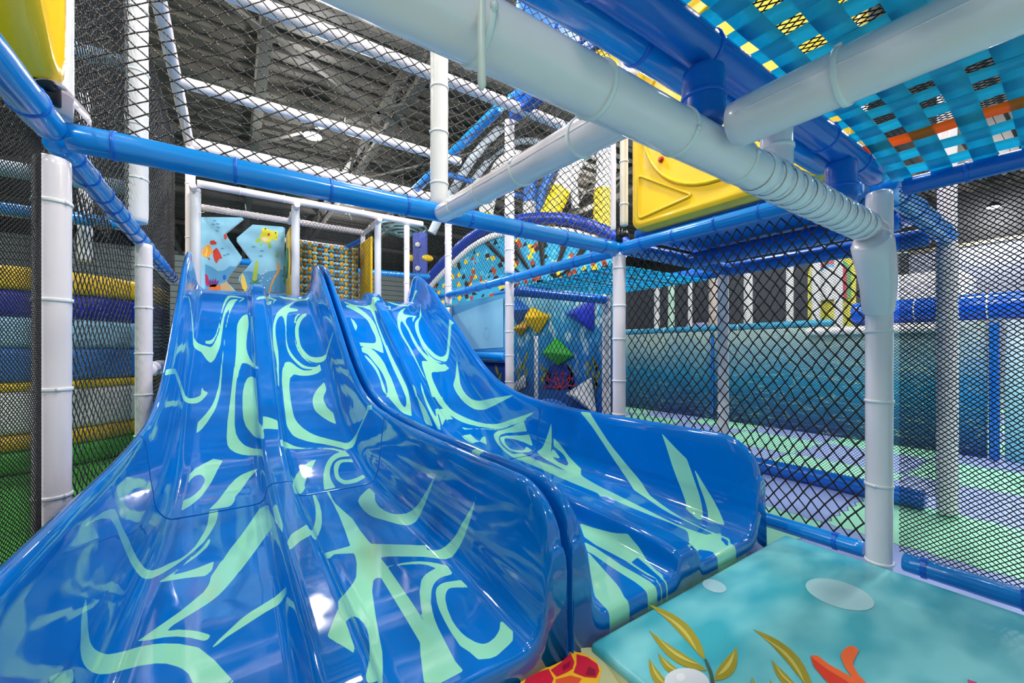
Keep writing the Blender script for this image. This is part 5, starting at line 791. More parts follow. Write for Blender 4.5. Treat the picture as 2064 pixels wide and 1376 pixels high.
# printed sea panels with zig-zag edges
SKY=mat('pale_sea_print',rgb(142,204,232),.35,var=.06,vscale=3); DEEP=mat('deeper_sea_print',rgb(84,160,206),.4)
def panel_px(name,label,outline,Yp,th,base,decals,cat='panel'):
    t=thing(name,label,cat,(sum(p[0] for p in loc_pts(outline,Y=Yp))/len(outline),Yp,.66)); off=Vector(t.location)
    O=loc_pts(outline,Y=Yp); bm=bmesh.new(); A=[bm.verts.new(Vector((p[0],Yp,p[2]+H))-off) for p in O]; B=[bm.verts.new(Vector((p[0],Yp+th,p[2]+H))-off) for p in O]; n=len(O)
    for k in range(n): bm.faces.new((A[k],A[(k+1)%n],B[(k+1)%n],B[k]))
    f1=bm.faces.new(A); bm.faces.new(B[::-1]); bmesh.ops.recalc_face_normals(bm,faces=bm.faces[:])
    bmesh.ops.bevel(bm,geom=[e for e in bm.edges if abs(e.verts[0].co.y-e.verts[1].co.y)<.001],offset=.008,segments=3,affect='EDGES')
    mats=[base,WHP]
    bm.normal_update()
    for f in bm.faces:
        f.smooth=False
        if abs(f.normal.y)<.6: f.material_index=1
    for pts,mm,lay in decals:
        if mm not in mats: mats.append(mm)
        poly_faces(bm,[Vector((p[0],Yp-.0012-.001*lay,p[2]+H))-off for p in loc_pts(pts,Y=Yp)],Vector((0,-1,0)),mats.index(mm))
    bm_obj('printed_board',bm,base,t,mats=mats); return t
def cpx(l,ox=350,oy=250,s=3.932): return [(ox+x/s,oy+y/s) for x,y in l]
FR=mat('fish_red_print',rgb(204,52,30),.4); FO=mat('fish_orange_print',rgb(240,160,60),.4); FY=mat('fish_yellow_print',rgb(246,206,80),.4); BLKP=mat('black_print',rgb(20,20,20),.4); WHP=mat('white_print',rgb(245,245,245),.4)
FRG=mat('frog_yellow_print',rgb(232,224,40),.4); FRG2=mat('frog_green_print',rgb(164,206,50),.4); CRM=mat('frog_cream_print',rgb(246,226,180),.4); KLP=mat('kelp_lime_print',rgb(180,206,60),.4); KLG=mat('weed_green_print',rgb(60,130,96),.4); PUR=mat('purple_print',rgb(120,50,120),.4)
dl=[(cpx([(250,1110),(300,1130),(350,1165),(400,1160),(445,1125),(500,1130),(430,1210),(405,1240),(440,1290),(495,1330),(250,1310)]),DEEP,0),
 (cpx([(260,960),(285,955),(297,975),(300,1000),(325,1010),(300,1025),(285,1045),(262,1058),(235,1050),(220,1020),(228,985)]),FO,1),
 (cpx([(252,965),(262,962),(270,1000),(262,1050),(250,1055),(258,1000)]),FY,2),(cpx(ell(239,1002,9,9)),WHP,3),(cpx(ell(240,1002,5,5)),BLKP,4),
 (cpx([(290,925),(318,920),(342,940),(330,955),(300,955),(287,945)]),FR,1),(cpx([(315,1000),(340,980),(358,1000),(372,1030),(385,1062),(360,1070),(340,1105),(322,1080),(312,1040)]),FR,1),(cpx([(268,1058),(285,1060),(288,1080),(275,1070)]),FR,1),
 (cpx([(248,1185),(268,1195),(278,1230),(285,1270),(270,1290),(252,1260)]),mat('crimson_print',rgb(190,30,90),.4),1),
 (cpx([(275,1260),(290,1225),(300,1250),(312,1220),(320,1250),(335,1218),(340,1250),(362,1232),(350,1268),(330,1290),(285,1290)]),PUR,2),(cpx(ell(325,1300,48,30)),mat('orange_weed_print',rgb(240,120,30),.4),2),
 (cpx([(370,1265),(420,1250),(450,1290),(480,1325),(370,1320)]),mat('tan_print',rgb(214,176,120),.4),1),(cpx([(398,875),(412,868),(425,895),(412,920),(400,905)]),FR,1),(cpx(ell(402,1215,13,20)),DBLUE,2)]
dl+=[(cpx(ell(x,y,14,6,.1)),DEEP,1) for x,y in ((325,765),(350,790),(315,795),(355,818),(345,845),(385,985),(430,1030),(405,1040))]
panel_px('sea_panel','light blue panel with a red fish print and a zig-zag edge, left on the platform',cpx([(215,735),(540,738),(556,752),(415,865),(435,905),(540,1050),(540,1075),(415,1240),(495,1325),(495,1345),(210,1345)]),6.32,.05,SKY,dl)
dl=[(cpx([(545,1170),(600,1165),(660,1180),(700,1195),(760,1165),(885,1150),(890,1335),(590,1335),(520,1240)]),DEEP,0),
 (cpx([(700,830),(725,818),(750,835),(790,850),(815,845),(830,865),(825,900),(795,905),(770,925),(750,945),(715,940),(690,915),(680,890),(695,860)]),FRG,1),
 (cpx(ell(727,830,6,6)),BLKP,3),(cpx(ell(808,862,6,6)),BLKP,3),(cpx(ell(753,875,9,12)),FR,3),(cpx(ell(724,912,27,18,.3)),CRM,2),
 (cpx([(655,910),(680,905),(690,930),(660,940),(645,930)]),FRG2,1),(cpx([(690,940),(705,940),(695,962),(680,962)]),FRG2,1),(cpx([(750,940),(770,940),(775,980),(755,985)]),FRG2,1),(cpx([(795,905),(825,905),(820,925),(790,920)]),FRG,1),
 (cpx([(650,1085),(670,1080),(665,1180),(650,1280),(620,1270),(630,1180)]),KLP,1),(cpx([(540,1180),(560,1200),(585,1290),(570,1330),(545,1300),(532,1240)]),FY,1),(cpx([(815,1095),(835,1110),(840,1170),(800,1230),(775,1290),(765,1340),(750,1340),(765,1280),(795,1210),(822,1160)]),FO,1),
 (cpx([(600,1220),(640,1245),(690,1215),(660,1250),(690,1262),(650,1268),(665,1320),(640,1290),(600,1325),(625,1270),(590,1262),(630,1250)]),KLG,2),(cpx([(870,1130),(890,1120),(890,1280),(865,1250),(880,1220),(850,1200),(875,1190)]),KLG,2),(cpx(ell(815,1045,13,10)),FRG2,1)]
dl+=[(cpx(ell(x,y,5,4)),WHP,2) for x,y in ((713,1185),(690,1190),(705,1215),(690,1240),(765,1225),(745,1240),(730,1160),(800,1205))]+[(cpx(ell(x,y,16,6)),DEEP,1) for x,y in ((632,972),(700,1005),(690,1045))]
panel_px('sea_panel','light blue panel with a yellow frog print and a zig-zag edge, right of the fish panel',cpx([(625,795),(865,812),(885,825),(880,1000),(895,1340),(590,1335),(515,1240),(520,1210),(622,1090),(500,925),(500,900)]),6.32,.05,SKY,dl)
# round window panel seen edge-on
t=thing('round_window_panel','yellow panel with a round green window, seen nearly edge-on beside the frog panel','panel',(.60,5.98,.66))
rbox('board',.585,.62,5.78,6.28,.66,1.55,YELV,t,bev=.012)
V,F=tube_geo([(.570,5.98,1.12+H),(.580,5.98,1.12+H),(.584,5.98,1.12+H)],[.23,.25,.27],36); off=Vector(t.location); V=[v-off for v in V]; auto_smooth(mesh_obj('window_ring',V,F,YEL,t))
V,F=tube_geo([(.564,5.98,1.12+H),(.575,5.98,1.12+H)],[.2,.2],36); V=[v-off for v in V]; mesh_obj('window_disc',V,F,mat('green_window',rgb(60,130,90),.4),[c for c in t.children if c.name.startswith('window_ring')][0])
o=rbox('yellow_side_panel',1.565,1.60,5.78,6.35,.66,1.58,YELV,bev=.012); tag(o,'plain yellow side panel right of the woven strap tube','panel')
# woven strap tube: horizontal and vertical straps on a drum
def weave(name,label,fn,nu,nv,wu,wv,mu,mv,cat,amp=.006,th=.0025,seg=4,orng=None,frac=(0,0)):
    """straps over a surface fn(u,v)->(x,y,z); nu straps run along v, nv straps run along u; real over-under weave"""
    t=thing(name,label,cat,fn(.5,.5)); off=Vector(t.location)
    def strip(along,k,m,wd):
        V=[];F=[]; N=(nv if along=='v' else nu)*seg
        for i in range(N+1):
            s=i/N; c=(k+.5)/(nu if along=='v' else nv)
            ph=s*(nv if along=='v' else nu)*PI+(0 if k%2 else PI)
            dd=amp*math.sin(ph)*(1 if along=='v' else -1)
            for e in (-1,1):
                cc=c+e*wd/2
                u,v=(cc,s) if along=='v' else (s,cc)
                p=Vector(fn(u,v)); pu=Vector(fn(min(1,u+.002),v))-Vector(fn(max(0,u-.002),v)); pv=Vector(fn(u,min(1,v+.002)))-Vector(fn(u,max(0,v-.002)))
                nn_=pu.cross(pv).normalized()
                q=p+nn_*dd; q.z+=H; V+= [q-off, q-off+nn_*th]
        for i in range(N):
            a=i*4;b=a+4
            F+=[(a,b,b+2,a+2),(a+1,a+3,b+3,b+1),(a,a+1,b+1,b),(a+2,b+2,b+3,a+3)]
        mesh_obj('strap',V,F,m,t)
    for k in range(nu): strip('v',k,mu[k%len(mu)],wu)
    for k in range(nv): strip('u',k,mv[k%len(mv)],wv)
    return t
def strap_mat(name,c):
    m=mat(name,c,.5); nt=m.node_tree; b=nt.nodes['Principled BSDF']; out=[n for n in nt.nodes if n.type=='OUTPUT_MATERIAL'][0]
    tr=nt.nodes.new('ShaderNodeBsdfTranslucent'); tr.inputs[0].default_value=c; mx=nt.nodes.new('ShaderNodeMixShader'); mx.inputs[0].default_value=.55
    nt.links.new(b.outputs[0],mx.inputs[1]); nt.links.new(tr.outputs[0],mx.inputs[2]); nt.links.new(mx.outputs[0],out.inputs[0]); return m
SB=mat('light_blue_strap',rgb(120,196,222),.6); ST=mat('teal_strap',rgb(60,140,170),.6); SY=mat('amber_strap',rgb(220,160,30),.6); SY2=mat('brown_strap',rgb(120,80,20),.6); SA=strap_mat('aqua_strap',rgb(70,218,246)); SA2=strap_mat('aqua_strap_deep',rgb(52,200,232)); SO=strap_mat('orange_strap',rgb(255,146,44)); SBK=mat('black_strap',rgb(24,24,26),.6)
def drum(u,v):
    a=PI*1.02+u*PI*.96; return (1.10+.43*math.cos(a),6.38+.42*math.sin(a)*1.0,.72+v*.82-.12*math.sin(PI*u)*v)
weave('woven_strap_tube','round woven tube of blue and amber straps between the yellow panels',drum,19,13,.036,.05,[SY,SY2,SY],[SB,ST],'strap tube',amp=.008,th=.003,seg=3)
# ================= YELLOW MOULDED PANELS =================
def moulded(name,label,x,y0,y1,z0,z1,th,m,cy,cz,r,bolts,tri=None,flip=1,cut=None):
    t=thing(name,label,'panel',(x,(y0+y1)/2,z0)); off=Vector(t.location)
    # outline with rounded corners, outer shell
    def rr(y0,y1,z0,z1,c,n=6):
        P=[]
        for (cy_,cz_,a0) in ((y1-c,z1-c,0),(y0+c,z1-c,PI/2),(y0+c,z0+c,PI),(y1-c,z0+c,3*PI/2)):
            for k in range(n+1):
                a=a0+PI/2*k/n; P.append((cy_+c*math.cos(a),cz_+c*math.sin(a)))
        return P
    P=cut or rr(y0,y1,z0,z1,.06)
    cy0=sum(p[0] for p in P)/len(P); cz0=sum(p[1] for p in P)/len(P)
    bm=bmesh.new(); rings=[]
    for dx,sc in ((0,0),(0,.012),(-.010*0,.0)):
        pass
    def ring(xx,inset):
        R=[]
        for (yy,zz) in P:
            d=Vector((yy-cy0,zz-cz0)); L=d.length; q=d*(1-inset/L); R.append(bm.verts.new(Vector((xx,cy0+q.x,cz0+q.y+H))-off))
        return R
    R=[ring(x+flip*th/2,.0),ring(x-flip*th*.2,0),ring(x-flip*th*.42,.010),ring(x-flip*th/2,.028),ring(x-flip*th/2,.06),ring(x-flip*(th/2-.008),.075)]
    n=len(P)
    for a,b in zip(R[:-1],R[1:]):
        for k in range(n): bm.faces.new((a[k],a[(k+1)%n],b[(k+1)%n],b[k]))
    bm.faces.new(R[-1]); bm.faces.new(R[0][::-1]); bmesh.ops.recalc_face_normals(bm,faces=bm.faces[:])
    o=bm_obj('moulded_board',bm,m,t); auto_smooth(o,35)
    xf=x-flip*(th/2-.008)
    if r:
        arc=[Vector((xf-flip*.004,cy+r*math.cos(a),cz+r*math.sin(a)+H))-off for a in [PI*2*k/48 for k in range(49)]]
        ok=[p for p in arc if min(q[0] for q in P)+.03<(p+off).y<max(q[0] for q in P)-.03 and min(q[1] for q in P)+.03<(p+off).z-H<max(q[1] for q in P)-.03]
        seg=[];segs=[]
        for p in arc:
            if p in ok: seg.append(p)
            elif seg: segs.append(seg); seg=[]
        if seg: segs.append(seg)
        for s in segs:
            if len(s)>2:
                V,F=tube_geo(s,.011,8); auto_smooth(mesh_obj('raised_ring',V,F,m,t),60)
    for (by,bz) in bolts:
        V,F=tube_geo([Vector((xf+flip*.002,by,bz+H))-off,Vector((xf-flip*.012,by,bz+H))-off,Vector((xf-flip*.020,by,bz+H))-off],[.019,.018,.011],14); auto_smooth(mesh_obj('bolt_cap',V,F,RED,o))
    for T in (tri or []):
        pts=[]
        for i in range(3):
            a=Vector(T[i]);b=Vector(T[(i+1)%3]);c=Vector(T[i-1]); d1=(c-a).normalized()*.035; d2=(b-a).normalized()*.035
            for k in range(5): s=k/4; pts.append((a+d1)*(1-s)**2+a*2*s*(1-s)+(a+d2)*s*s)
        pts.append(pts[0]); V,F=tube_geo([Vector((xf-flip*.002,p.x,p.y+H))-off for p in pts],.009,8); auto_smooth(mesh_obj('raised_triangle',V,F,m,t),60)
    return t
moulded('moulded_panel','big yellow moulded panel with red bolt caps, behind the big white overhead beam',XC+.02,.64,1.90,.83,2.15,.12,YEL,1.28,1.50,.52,[(1.66,1.24),(1.38,1.17),(.98,1.22)],[((1.84,.90),(1.84,1.20),(1.44,.94))])
moulded('moulded_panel','small yellow moulded panel high up above the corner post, under the blue panel',XC+.02,1.86,2.5,1.92,2.30,.12,YEL,2.2,1.9,.22,[])
moulded('moulded_panel','bright blue moulded panel with a red bolt cap near the top centre',XC-.02,2.0,3.3,2.42,3.4,.10,mat('blue_plastic',rgb(0,110,235),.25,coat=.3),2.9,3.0,.33,[(2.36,2.46)])
o=rbox('blue_ledge',XC-.06,XC+.06,1.9,3.4,2.31,2.415,mat('blue_plastic2',rgb(0,90,190),.3),bev=.01); tag(o,'flat blue ledge between the high yellow panel and the blue panel','ledge')
cutp=[(1.965,.87),(1.99,.93),(1.99,2.0),(.9,2.0),(.9,1.62),(1.3,1.38),(1.62,1.12),(1.86,.88),(1.92,.855)]
moulded('moulded_panel','yellow moulded panel in the top left corner, above the blue beam',XL-.02,.9,1.99,.85,2.0,.14,YEL,1.3,1.9,.45,[],[((1.86,1.10),(1.9,1.5),(1.55,1.45))],flip=-1,cut=cutp)
# black pipe clamp fittings
def clamp(label,x,y,z):
    t=thing('pipe_clamp',label,'clamp',(x,y,z))
    V,F=tube_geo([(0,0,-.05),(0,0,.05)],.026,14); mesh_obj('collar',V,F,BLACK,t)
    V,F=tube_geo([(0,0,0),(.0,-.07,0)],.022,14); mesh_obj('socket',V,F,BLACK,t)
    V,F=tube_geo([(0.02,-.03,0),(.045,-.03,0)],.008,8); mesh_obj('bolt',V,F,STEEL,t)
clamp('black pipe clamp above the corner post, left of the big yellow panel',XC+.0,Y1-.0,.84)
clamp('black pipe clamp under the yellow panel in the top left corner',XL+.01,Y1-.06,.865)
padded('slim_post','slim white post rising from the corner post clamp',(XC-.03,Y1+.03,.88),(XC-.03,Y1+.03,1.85),.020,WHITE,ties=0,seam=False)
padded('slim_post','cream plastic post between the slim white post and the big yellow panel',(XC+.0,Y1-.045,.90),(XC+.0,Y1-.045,1.85),.029,CREAM,ties=3,seam=False)
padded('padded_stub','crinkled white sleeve end high above the corner post, in front of the yellow panel',(XC-.06,Y1-.14,1.86),(XC-.06,Y1-.14,2.10),.07,mat('clear_white_vinyl',rgb(225,222,228),.15,coat=.8,bump=.5,bscale=9),ties=0,cat='sleeve',wob=.05,seam=False)
# sleeve half-shell flare at the near left joint
t=thing('foam_collar','cut white foam collar at the near left joint, above the blue beams','sleeve',(XL+.02,Y1-.05,.80)); 
bm=bmesh.new(); N=14
for k in range(N+1):
    a=-.2+PI*.95*k/N
    for s,(yy,r_) in enumerate(((-.09,.055),(.07,.062))):
        bm.verts.new((math.cos(a)*r_+.01,yy,math.sin(a)*r_*1.1+ (.012 if s else 0)))
bm.verts.ensure_lookup_table()
for k in range(N): bm.faces.new((bm.verts[2*k],bm.verts[2*k+1],bm.verts[2*k+3],bm.verts[2*k+2]))
bmesh.ops.solidify(bm,geom=bm.faces[:],thickness=.012); o=bm_obj('foam_shell',bm,WHITE,t); auto_smooth(o,40)
# sleeve collar of banded overhead beam entering the right post
def collar_tube(name,label,pts,rads,m,cat,ties=()):
    t=thing(name,label,cat,pts[0]); off=Vector(t.location); V,F=tube_geo([Vector((p[0],p[1],p[2]+H))-off for p in pts],rads,26,True,.004,3); auto_smooth(mesh_obj('foam_sleeve',V,F,m,t),50); return t
collar_tube('foam_collar','leaning white foam collar where the overhead beam meets the thick right post',[(2.150,Y0-.02,.455),(2.165,Y0-.02,.44),(2.20,Y0-.02,.37),(2.25,Y0-.018,.28),(2.298,Y0-.006,.17),(2.30,Y0-.006,.165)],[.060,.070,.068,.062,.054,.048],WHITE,'sleeve')
# plastic film rings wound round the right half of the big white beam
for k in range(13):
    x=1.26+k*.072; z=.523-(x+.55)/(XC+.5)*.015
    V,F=tube_geo([(-.024,0,0),(-.020,0,0),(0,0,0),(.020,0,0),(.024,0,0)],[.054,.0575,.0595,.0575,.054],26,False,.006,k)
    o=mesh_obj('film_band',V,F,mat('glossy_film',rgb(240,236,242),.06,coat=1),NEAR); auto_smooth(o,60); o.location=rel((x,Y0,z),NEAR)
# hanging zip tie tail
t=thing('cable_tie','long milky cable tie hanging from the big white beam at the top','cable tie',(.305,.53,.56))
V,F=tube_geo([(0,.0,.03),(0,0,0),(0,0,-.10),(.001,0,-.165),(.001,0,-.172)],[.006,.006,.0065,.0065,.003],10); o=mesh_obj('tail',V,F,mat('milky_plastic',rgb(232,234,226),.35),t)
# ================= WOVEN STRAP CEILING =================
# straps along Y, spaced in X .115, width .065 ; straps along X spaced .115 in Y, width .042
zc=.80
def ceil(u,v): return (.30+u*2.02,.56-v*1.84,zc-.012*math.sin(PI*u)*math.sin(PI*v)-.085*max(0,(u-.72)/.28)**1.5)
nu=int(2.01/.115); nv=int(1.84/.115)
weave('woven_strap_ceiling','aqua woven strap ceiling with one orange strap, top right above the white beam',lambda u,v:ceil(v,u),nv,nu,.54/nv,.56/nu,[SA2],[SA]*14+[SO]+[SA]*3,'strap ceiling',amp=.0016,th=.0014,seg=4)
# things seen above the straps
o=rbox('upper_deck_board',.2,1.25,-1.2,.56,1.35,1.40,mat('amber_board',rgb(210,160,20),.5),bev=.01); tag(o,'yellow board on the floor above, seen through holes of the strap ceiling','board')
o=rbox('upper_deck_board',1.3,2.3,-1.2,.5,1.45,1.50,mat('dark_green_vinyl',rgb(40,84,44),.5),bev=.01); tag(o,'dark green board above the orange strap, seen through the holes','board')
net('upper_net','fine black net lying just above the woven strap ceiling',[(.3,.56,.9),(2.3,.56,.9),(2.3,-1.2,.9),(.3,-1.2,.9)],90,52,.0022,NETK,jit=.1,seed=21)
padded('padded_pipe','white padded beam above the strap ceiling, seen through its holes',(1.78,.5,1.0),(1.78,-1.2,1.0),.045,WHITE,ties=2)
# ================= BACKGROUND PLAY PIECES =================
def Pd(px,py,d): 
    a=(px-1032)/827; b=(706-py)/827; return ((.562+a*.827)*d,(.827-a*.562)*d,b*d)
# striped arches
def crv(pts,n=8):
    P=[Vector(p) for p in pts]; out=[]
    for i in range(len(P)-1):
        p0=P[max(0,i-1)];p1=P[i];p2=P[i+1];p3=P[min(len(P)-1,i+2)]
        for k in range(n):
            t=k/n; out.append(.5*((2*p1)+(-p0+p2)*t+(2*p0-5*p1+4*p2-p3)*t*t+(-p0+3*p1-3*p2+p3)*t**3))
    out.append(P[-1]); return out
def banded_arch(name,label,pts,r,bands,cat='arch'):
    """bands: list of (t0,t1,material,part name)"""
    C_=crv(pts,10); t=thing(name,label,cat,pts[0]); off=Vector(t.location); n=len(C_)
    for t0,t1,m,nm in bands:
        i0,i1=int(t0*(n-1)),int(t1*(n-1)); q=[c+Vector((0,0,H))-off for c in C_[i0:i1+1]]
        V,F=tube_geo(q,r,22,True,.006,i0); auto_smooth(mesh_obj(nm,V,F,m,t),50)
    return t
W_,B_,Y_=WHITE2,mat('mid_blue_vinyl',rgb(40,110,200),.4),mat('arch_yellow_vinyl',rgb(244,208,24),.4)
bands=[(0,.16,Y_,'yellow_foot'),(.16,.36,W_,'white_segment'),(.36,.62,B_,'blue_crown'),(.62,.80,W_,'white_segment'),(.80,1,Y_,'yellow_foot')]
banded_arch('striped_arch','thick striped arch of yellow, white and blue foam, right, near the corner post',[Pd(1098,455,7.25),Pd(1135,375,7.25),Pd(1170,300,7.25),Pd(1205,262,7.32),Pd(1222,330,7.39),Pd(1216,400,7.39),Pd(1214,500,7.39)],.175,bands)
banded_arch('striped_arch','striped foam arch in the middle, behind the white post of the arches',[Pd(975,470,8.40),Pd(985,400,8.40),Pd(1010,335,8.40),Pd(1050,320,8.52),Pd(1068,370,8.64),Pd(1068,420,8.64),Pd(1070,470,8.64)],.15,[(0,.1,Y_,'yellow_foot'),(.1,.55,W_,'white_segment'),(.55,.8,B_,'blue_segment'),(.8,1,W_,'white_foot')])
banded_arch('striped_arch','slim blue arch between the two thick striped arches',[Pd(1085,440,8.19),Pd(1095,380,8.19),Pd(1120,340,8.19),Pd(1150,330,8.19),Pd(1160,420,8.32)],.08,[(0,.7,B_,'blue_tube'),(.7,1,W_,'white_tube')])
banded_arch('pale_arch','grey white foam arch sweeping left over the strap bowl',[Pd(x,y,9.6) for x,y in ((870,470),(905,400),(960,310),(1030,245),(1100,235),(1160,262))],.10,[(0,1,mat('grey_foam',rgb(176,188,202),.5),'foam_tube')])
banded_arch('pale_arch','inner grey white foam arch beneath the sweeping one',[Pd(x,y,10.2) for x,y in ((900,440),(950,370),(1010,300),(1080,285),(1140,320))],.08,[(0,1,mat('grey_foam',rgb(176,188,202),.5),'foam_tube')])
padded('sloped_pipe','light blue padded beam sloping up behind the net, left of the arches',Pd(826,393,6.3),Pd(1008,216,4.5),.06,BLUE,ties=0,cat='padded pipe',seam=False)
padded('sloped_pipe','short light blue beam end at the top of the arches, under the white beam',Pd(1030,203,4.22),Pd(1062,188,4.1),.066,BLUE,ties=1,cat='padded pipe',seam=False)
padded('cross_pipe','white foam beam across the middle of the arches',Pd(905,352,9.),Pd(1130,420,8.9),.06,B_,ties=2,cat='padded pipe')
# strap bowl with padded rim
rim=[Pd(846,600,8.83),Pd(866,562,8.70),Pd(915,510,8.32),Pd(960,472,7.94),Pd(1010,450,7.55),Pd(1090,440,7.17),Pd(1160,446,6.91),Pd(1225,470,6.78),Pd(1262,492,6.78)]
t=thing('strap_bowl','large round climbing bowl of aqua, yellow and black straps with a dark blue padded rim','climbing bowl',Pd(1080,560,7.42)); off=Vector(t.location)
V,F=tube_geo([p+Vector((0,0,H))-off for p in crv(rim,8)],.105,20,True,.05,2); auto_smooth(mesh_obj('padded_rim',V,F,NAVY,t),60)
rim2=[(p[0],p[1],p[2]-.20) for p in rim]; V,F=tube_geo([p+Vector((0,0,H))-off for p in crv(rim2,8)],.062,16,True,.02,2); auto_smooth(mesh_obj('lower_rim',V,F,W_,t),60)
RC=crv(rim2,8)
def bowl(u,v):
    k=u*(len(RC)-1); i=min(len(RC)-2,int(k)); p=RC[i].lerp(RC[i+1],k-i); c=Vector(Pd(1090,570,7.17)); q=p.lerp(c,v*.9); q.z-=.30*math.sin(PI*min(1,v*.9))*.5; return tuple(q)
def bowl_mat():
    m,nt,b=nodes_mat('woven_bowl_straps',.6); g=nt.nodes.new('ShaderNodeNewGeometry')
    mp=nt.nodes.new('ShaderNodeMapping'); mp.inputs['Rotation'].default_value=(0,.6,.75); mp.inputs['Scale'].default_value=(1,1.,1); nt.links.new(g.outputs['Position'],mp.inputs['Vector'])
    vo=nt.nodes.new('ShaderNodeTexVoronoi'); vo.distance='CHEBYCHEV'; vo.inputs['Scale'].default_value=12; vo.inputs['Randomness'].default_value=.35; nt.links.new(mp.outputs[0],vo.inputs['Vector'])
    s=nt.nodes.new('ShaderNodeSeparateColor'); nt.links.new(vo.outputs['Color'],s.inputs[0])
    r=nt.nodes.new('ShaderNodeValToRGB'); r.color_ramp.interpolation='CONSTANT'; e=r.color_ramp.elements; e[0].position=0; e[0].color=rgb(40,160,206); e[1].position=.62; e[1].color=rgb(250,206,30)
    for p,c in ((.72,rgb(24,24,26)),(.82,rgb(80,190,224)),(.92,rgb(170,70,40))): k=e.new(p); k.color=c
    nt.links.new(s.outputs[0],r.inputs['Fac']); nt.links.new(r.outputs['Color'],b.inputs['Base Color']); return m
V=[];F=[]; NU,NV=48,18
for i in range(NU+1):
    for j in range(NV+1): p=Vector(bowl(i/NU,j/NV)); p.z+=H; V.append(p-off)
for i in range(NU):
    for j in range(NV): a=i*(NV+1)+j; F.append((a,a+1,a+NV+2,a+NV+1))
o=mesh_obj('strap_mesh',V,F,bowl_mat(),t); s=o.modifiers.new('t','SOLIDIFY'); s.thickness=.012
for i,u in enumerate((.42,.52,.62,.72,.8)):
    V=[];F=[]
    for j in range(13):
        v=.05+.75*j/12
        for e in (-1,1): p=Vector(bowl(u+.012*e+.03*v,v)); p.z+=H; p-=Vector((.562,.827,0))*.03; V.append(p-off)
    F=[(2*j,2*j+1,2*j+3,2*j+2) for j in range(12)]; o=mesh_obj('black_strap',V,F,SBK,[c for c in t.children if c.name.startswith('strap_mesh')][0]); s=o.modifiers.new('t','SOLIDIFY'); s.thickness=.004
for p,lb in ((Pd(925,560,8.45),'left'),(Pd(1075,500,8.2),'right')):
    padded('bowl_post','white padded post under the strap bowl, '+lb+' one',(p[0],p[1],-1.04),p,.065,W_,ties=2)
# dotted blue climbing panel and disc
t=thing('dotted_panel','dark blue upright panel with white round dots, left of the strap bowl','panel',Pd(847,600,9.6)); off=Vector(t.location)
c=Vector(Pd(847,560,9.6)); Rv=Vector((.827,-.562,0)); 
bm=bmesh.new(); Mx=Matrix((Rv,Vector((.562,.827,0)),Vector((0,0,1)))).transposed().to_4x4(); Mx.translation=Vector((c.x,c.y,1.1+H))-off
bmesh.ops.create_cube(bm,size=1,matrix=Mx@Matrix.Diagonal((.34,.08,3.3,1))); bmesh.ops.bevel(bm,geom=bm.edges[:],offset=.02,segments=2,affect='EDGES'); bm_obj('board',bm,NAVY,t)
for y_ in (493,541,586):
    q=Vector(Pd(842,y_,9.53))+Vector((0,0,H))-off; V,F=tube_geo([q,q-Vector((.562,.827,0))*.03],[.066,.054],16); mesh_obj('dot',V,F,WHITE2,t)
bm=bmesh.new(); q=Vector(Pd(862,520,9.6))+Vector((0,0,H)); bmesh.ops.create_uvsphere(bm,u_segments=14,v_segments=8,radius=.11,matrix=Matrix.Translation(q)@Matrix.Diagonal((1.3,.6,.7,1))); tag(bm_obj('climbing_hold',bm,YELV,smooth=True),'yellow climbing hold right of the dotted blue panel','climbing hold')
bm=bmesh.new(); q=Vector(Pd(829,520,9.6))+Vector((0,0,H)); bmesh.ops.create_uvsphere(bm,u_segments=14,v_segments=8,radius=.085,matrix=Matrix.Translation(q)@Matrix.Diagonal((1.2,.6,.9,1))); tag(bm_obj('climbing_hold',bm,YELV,smooth=True),'small yellow climbing hold left of the dotted blue panel','climbing hold')
t=thing('ringed_disc','pale teal ringed disc hanging under the ceiling, left of the dotted blue panel','disc',Pd(812,467,11.))
for k in range(5):
    V,F=tube_geo([Vector((math.cos(a)*(.14+.12*k),math.sin(a)*(.14+.12*k),.05*k-.1)) for a in [2*PI*i/28 for i in range(29)]],.03,8); mesh_obj('ring',V,F,mat('teal_grey_plastic',rgb(120,160,170),.4),t)
bm=bmesh.new(); bar(bm,(0,0,-.1),(.5,0,.1),.02,.02); bar(bm,(0,0,-.1),(-.5,0,.1),.02,.02); bar(bm,(0,0,0),(0,0,2.9),.015,.015); bm_obj('bracket',bm,GIRD,t)
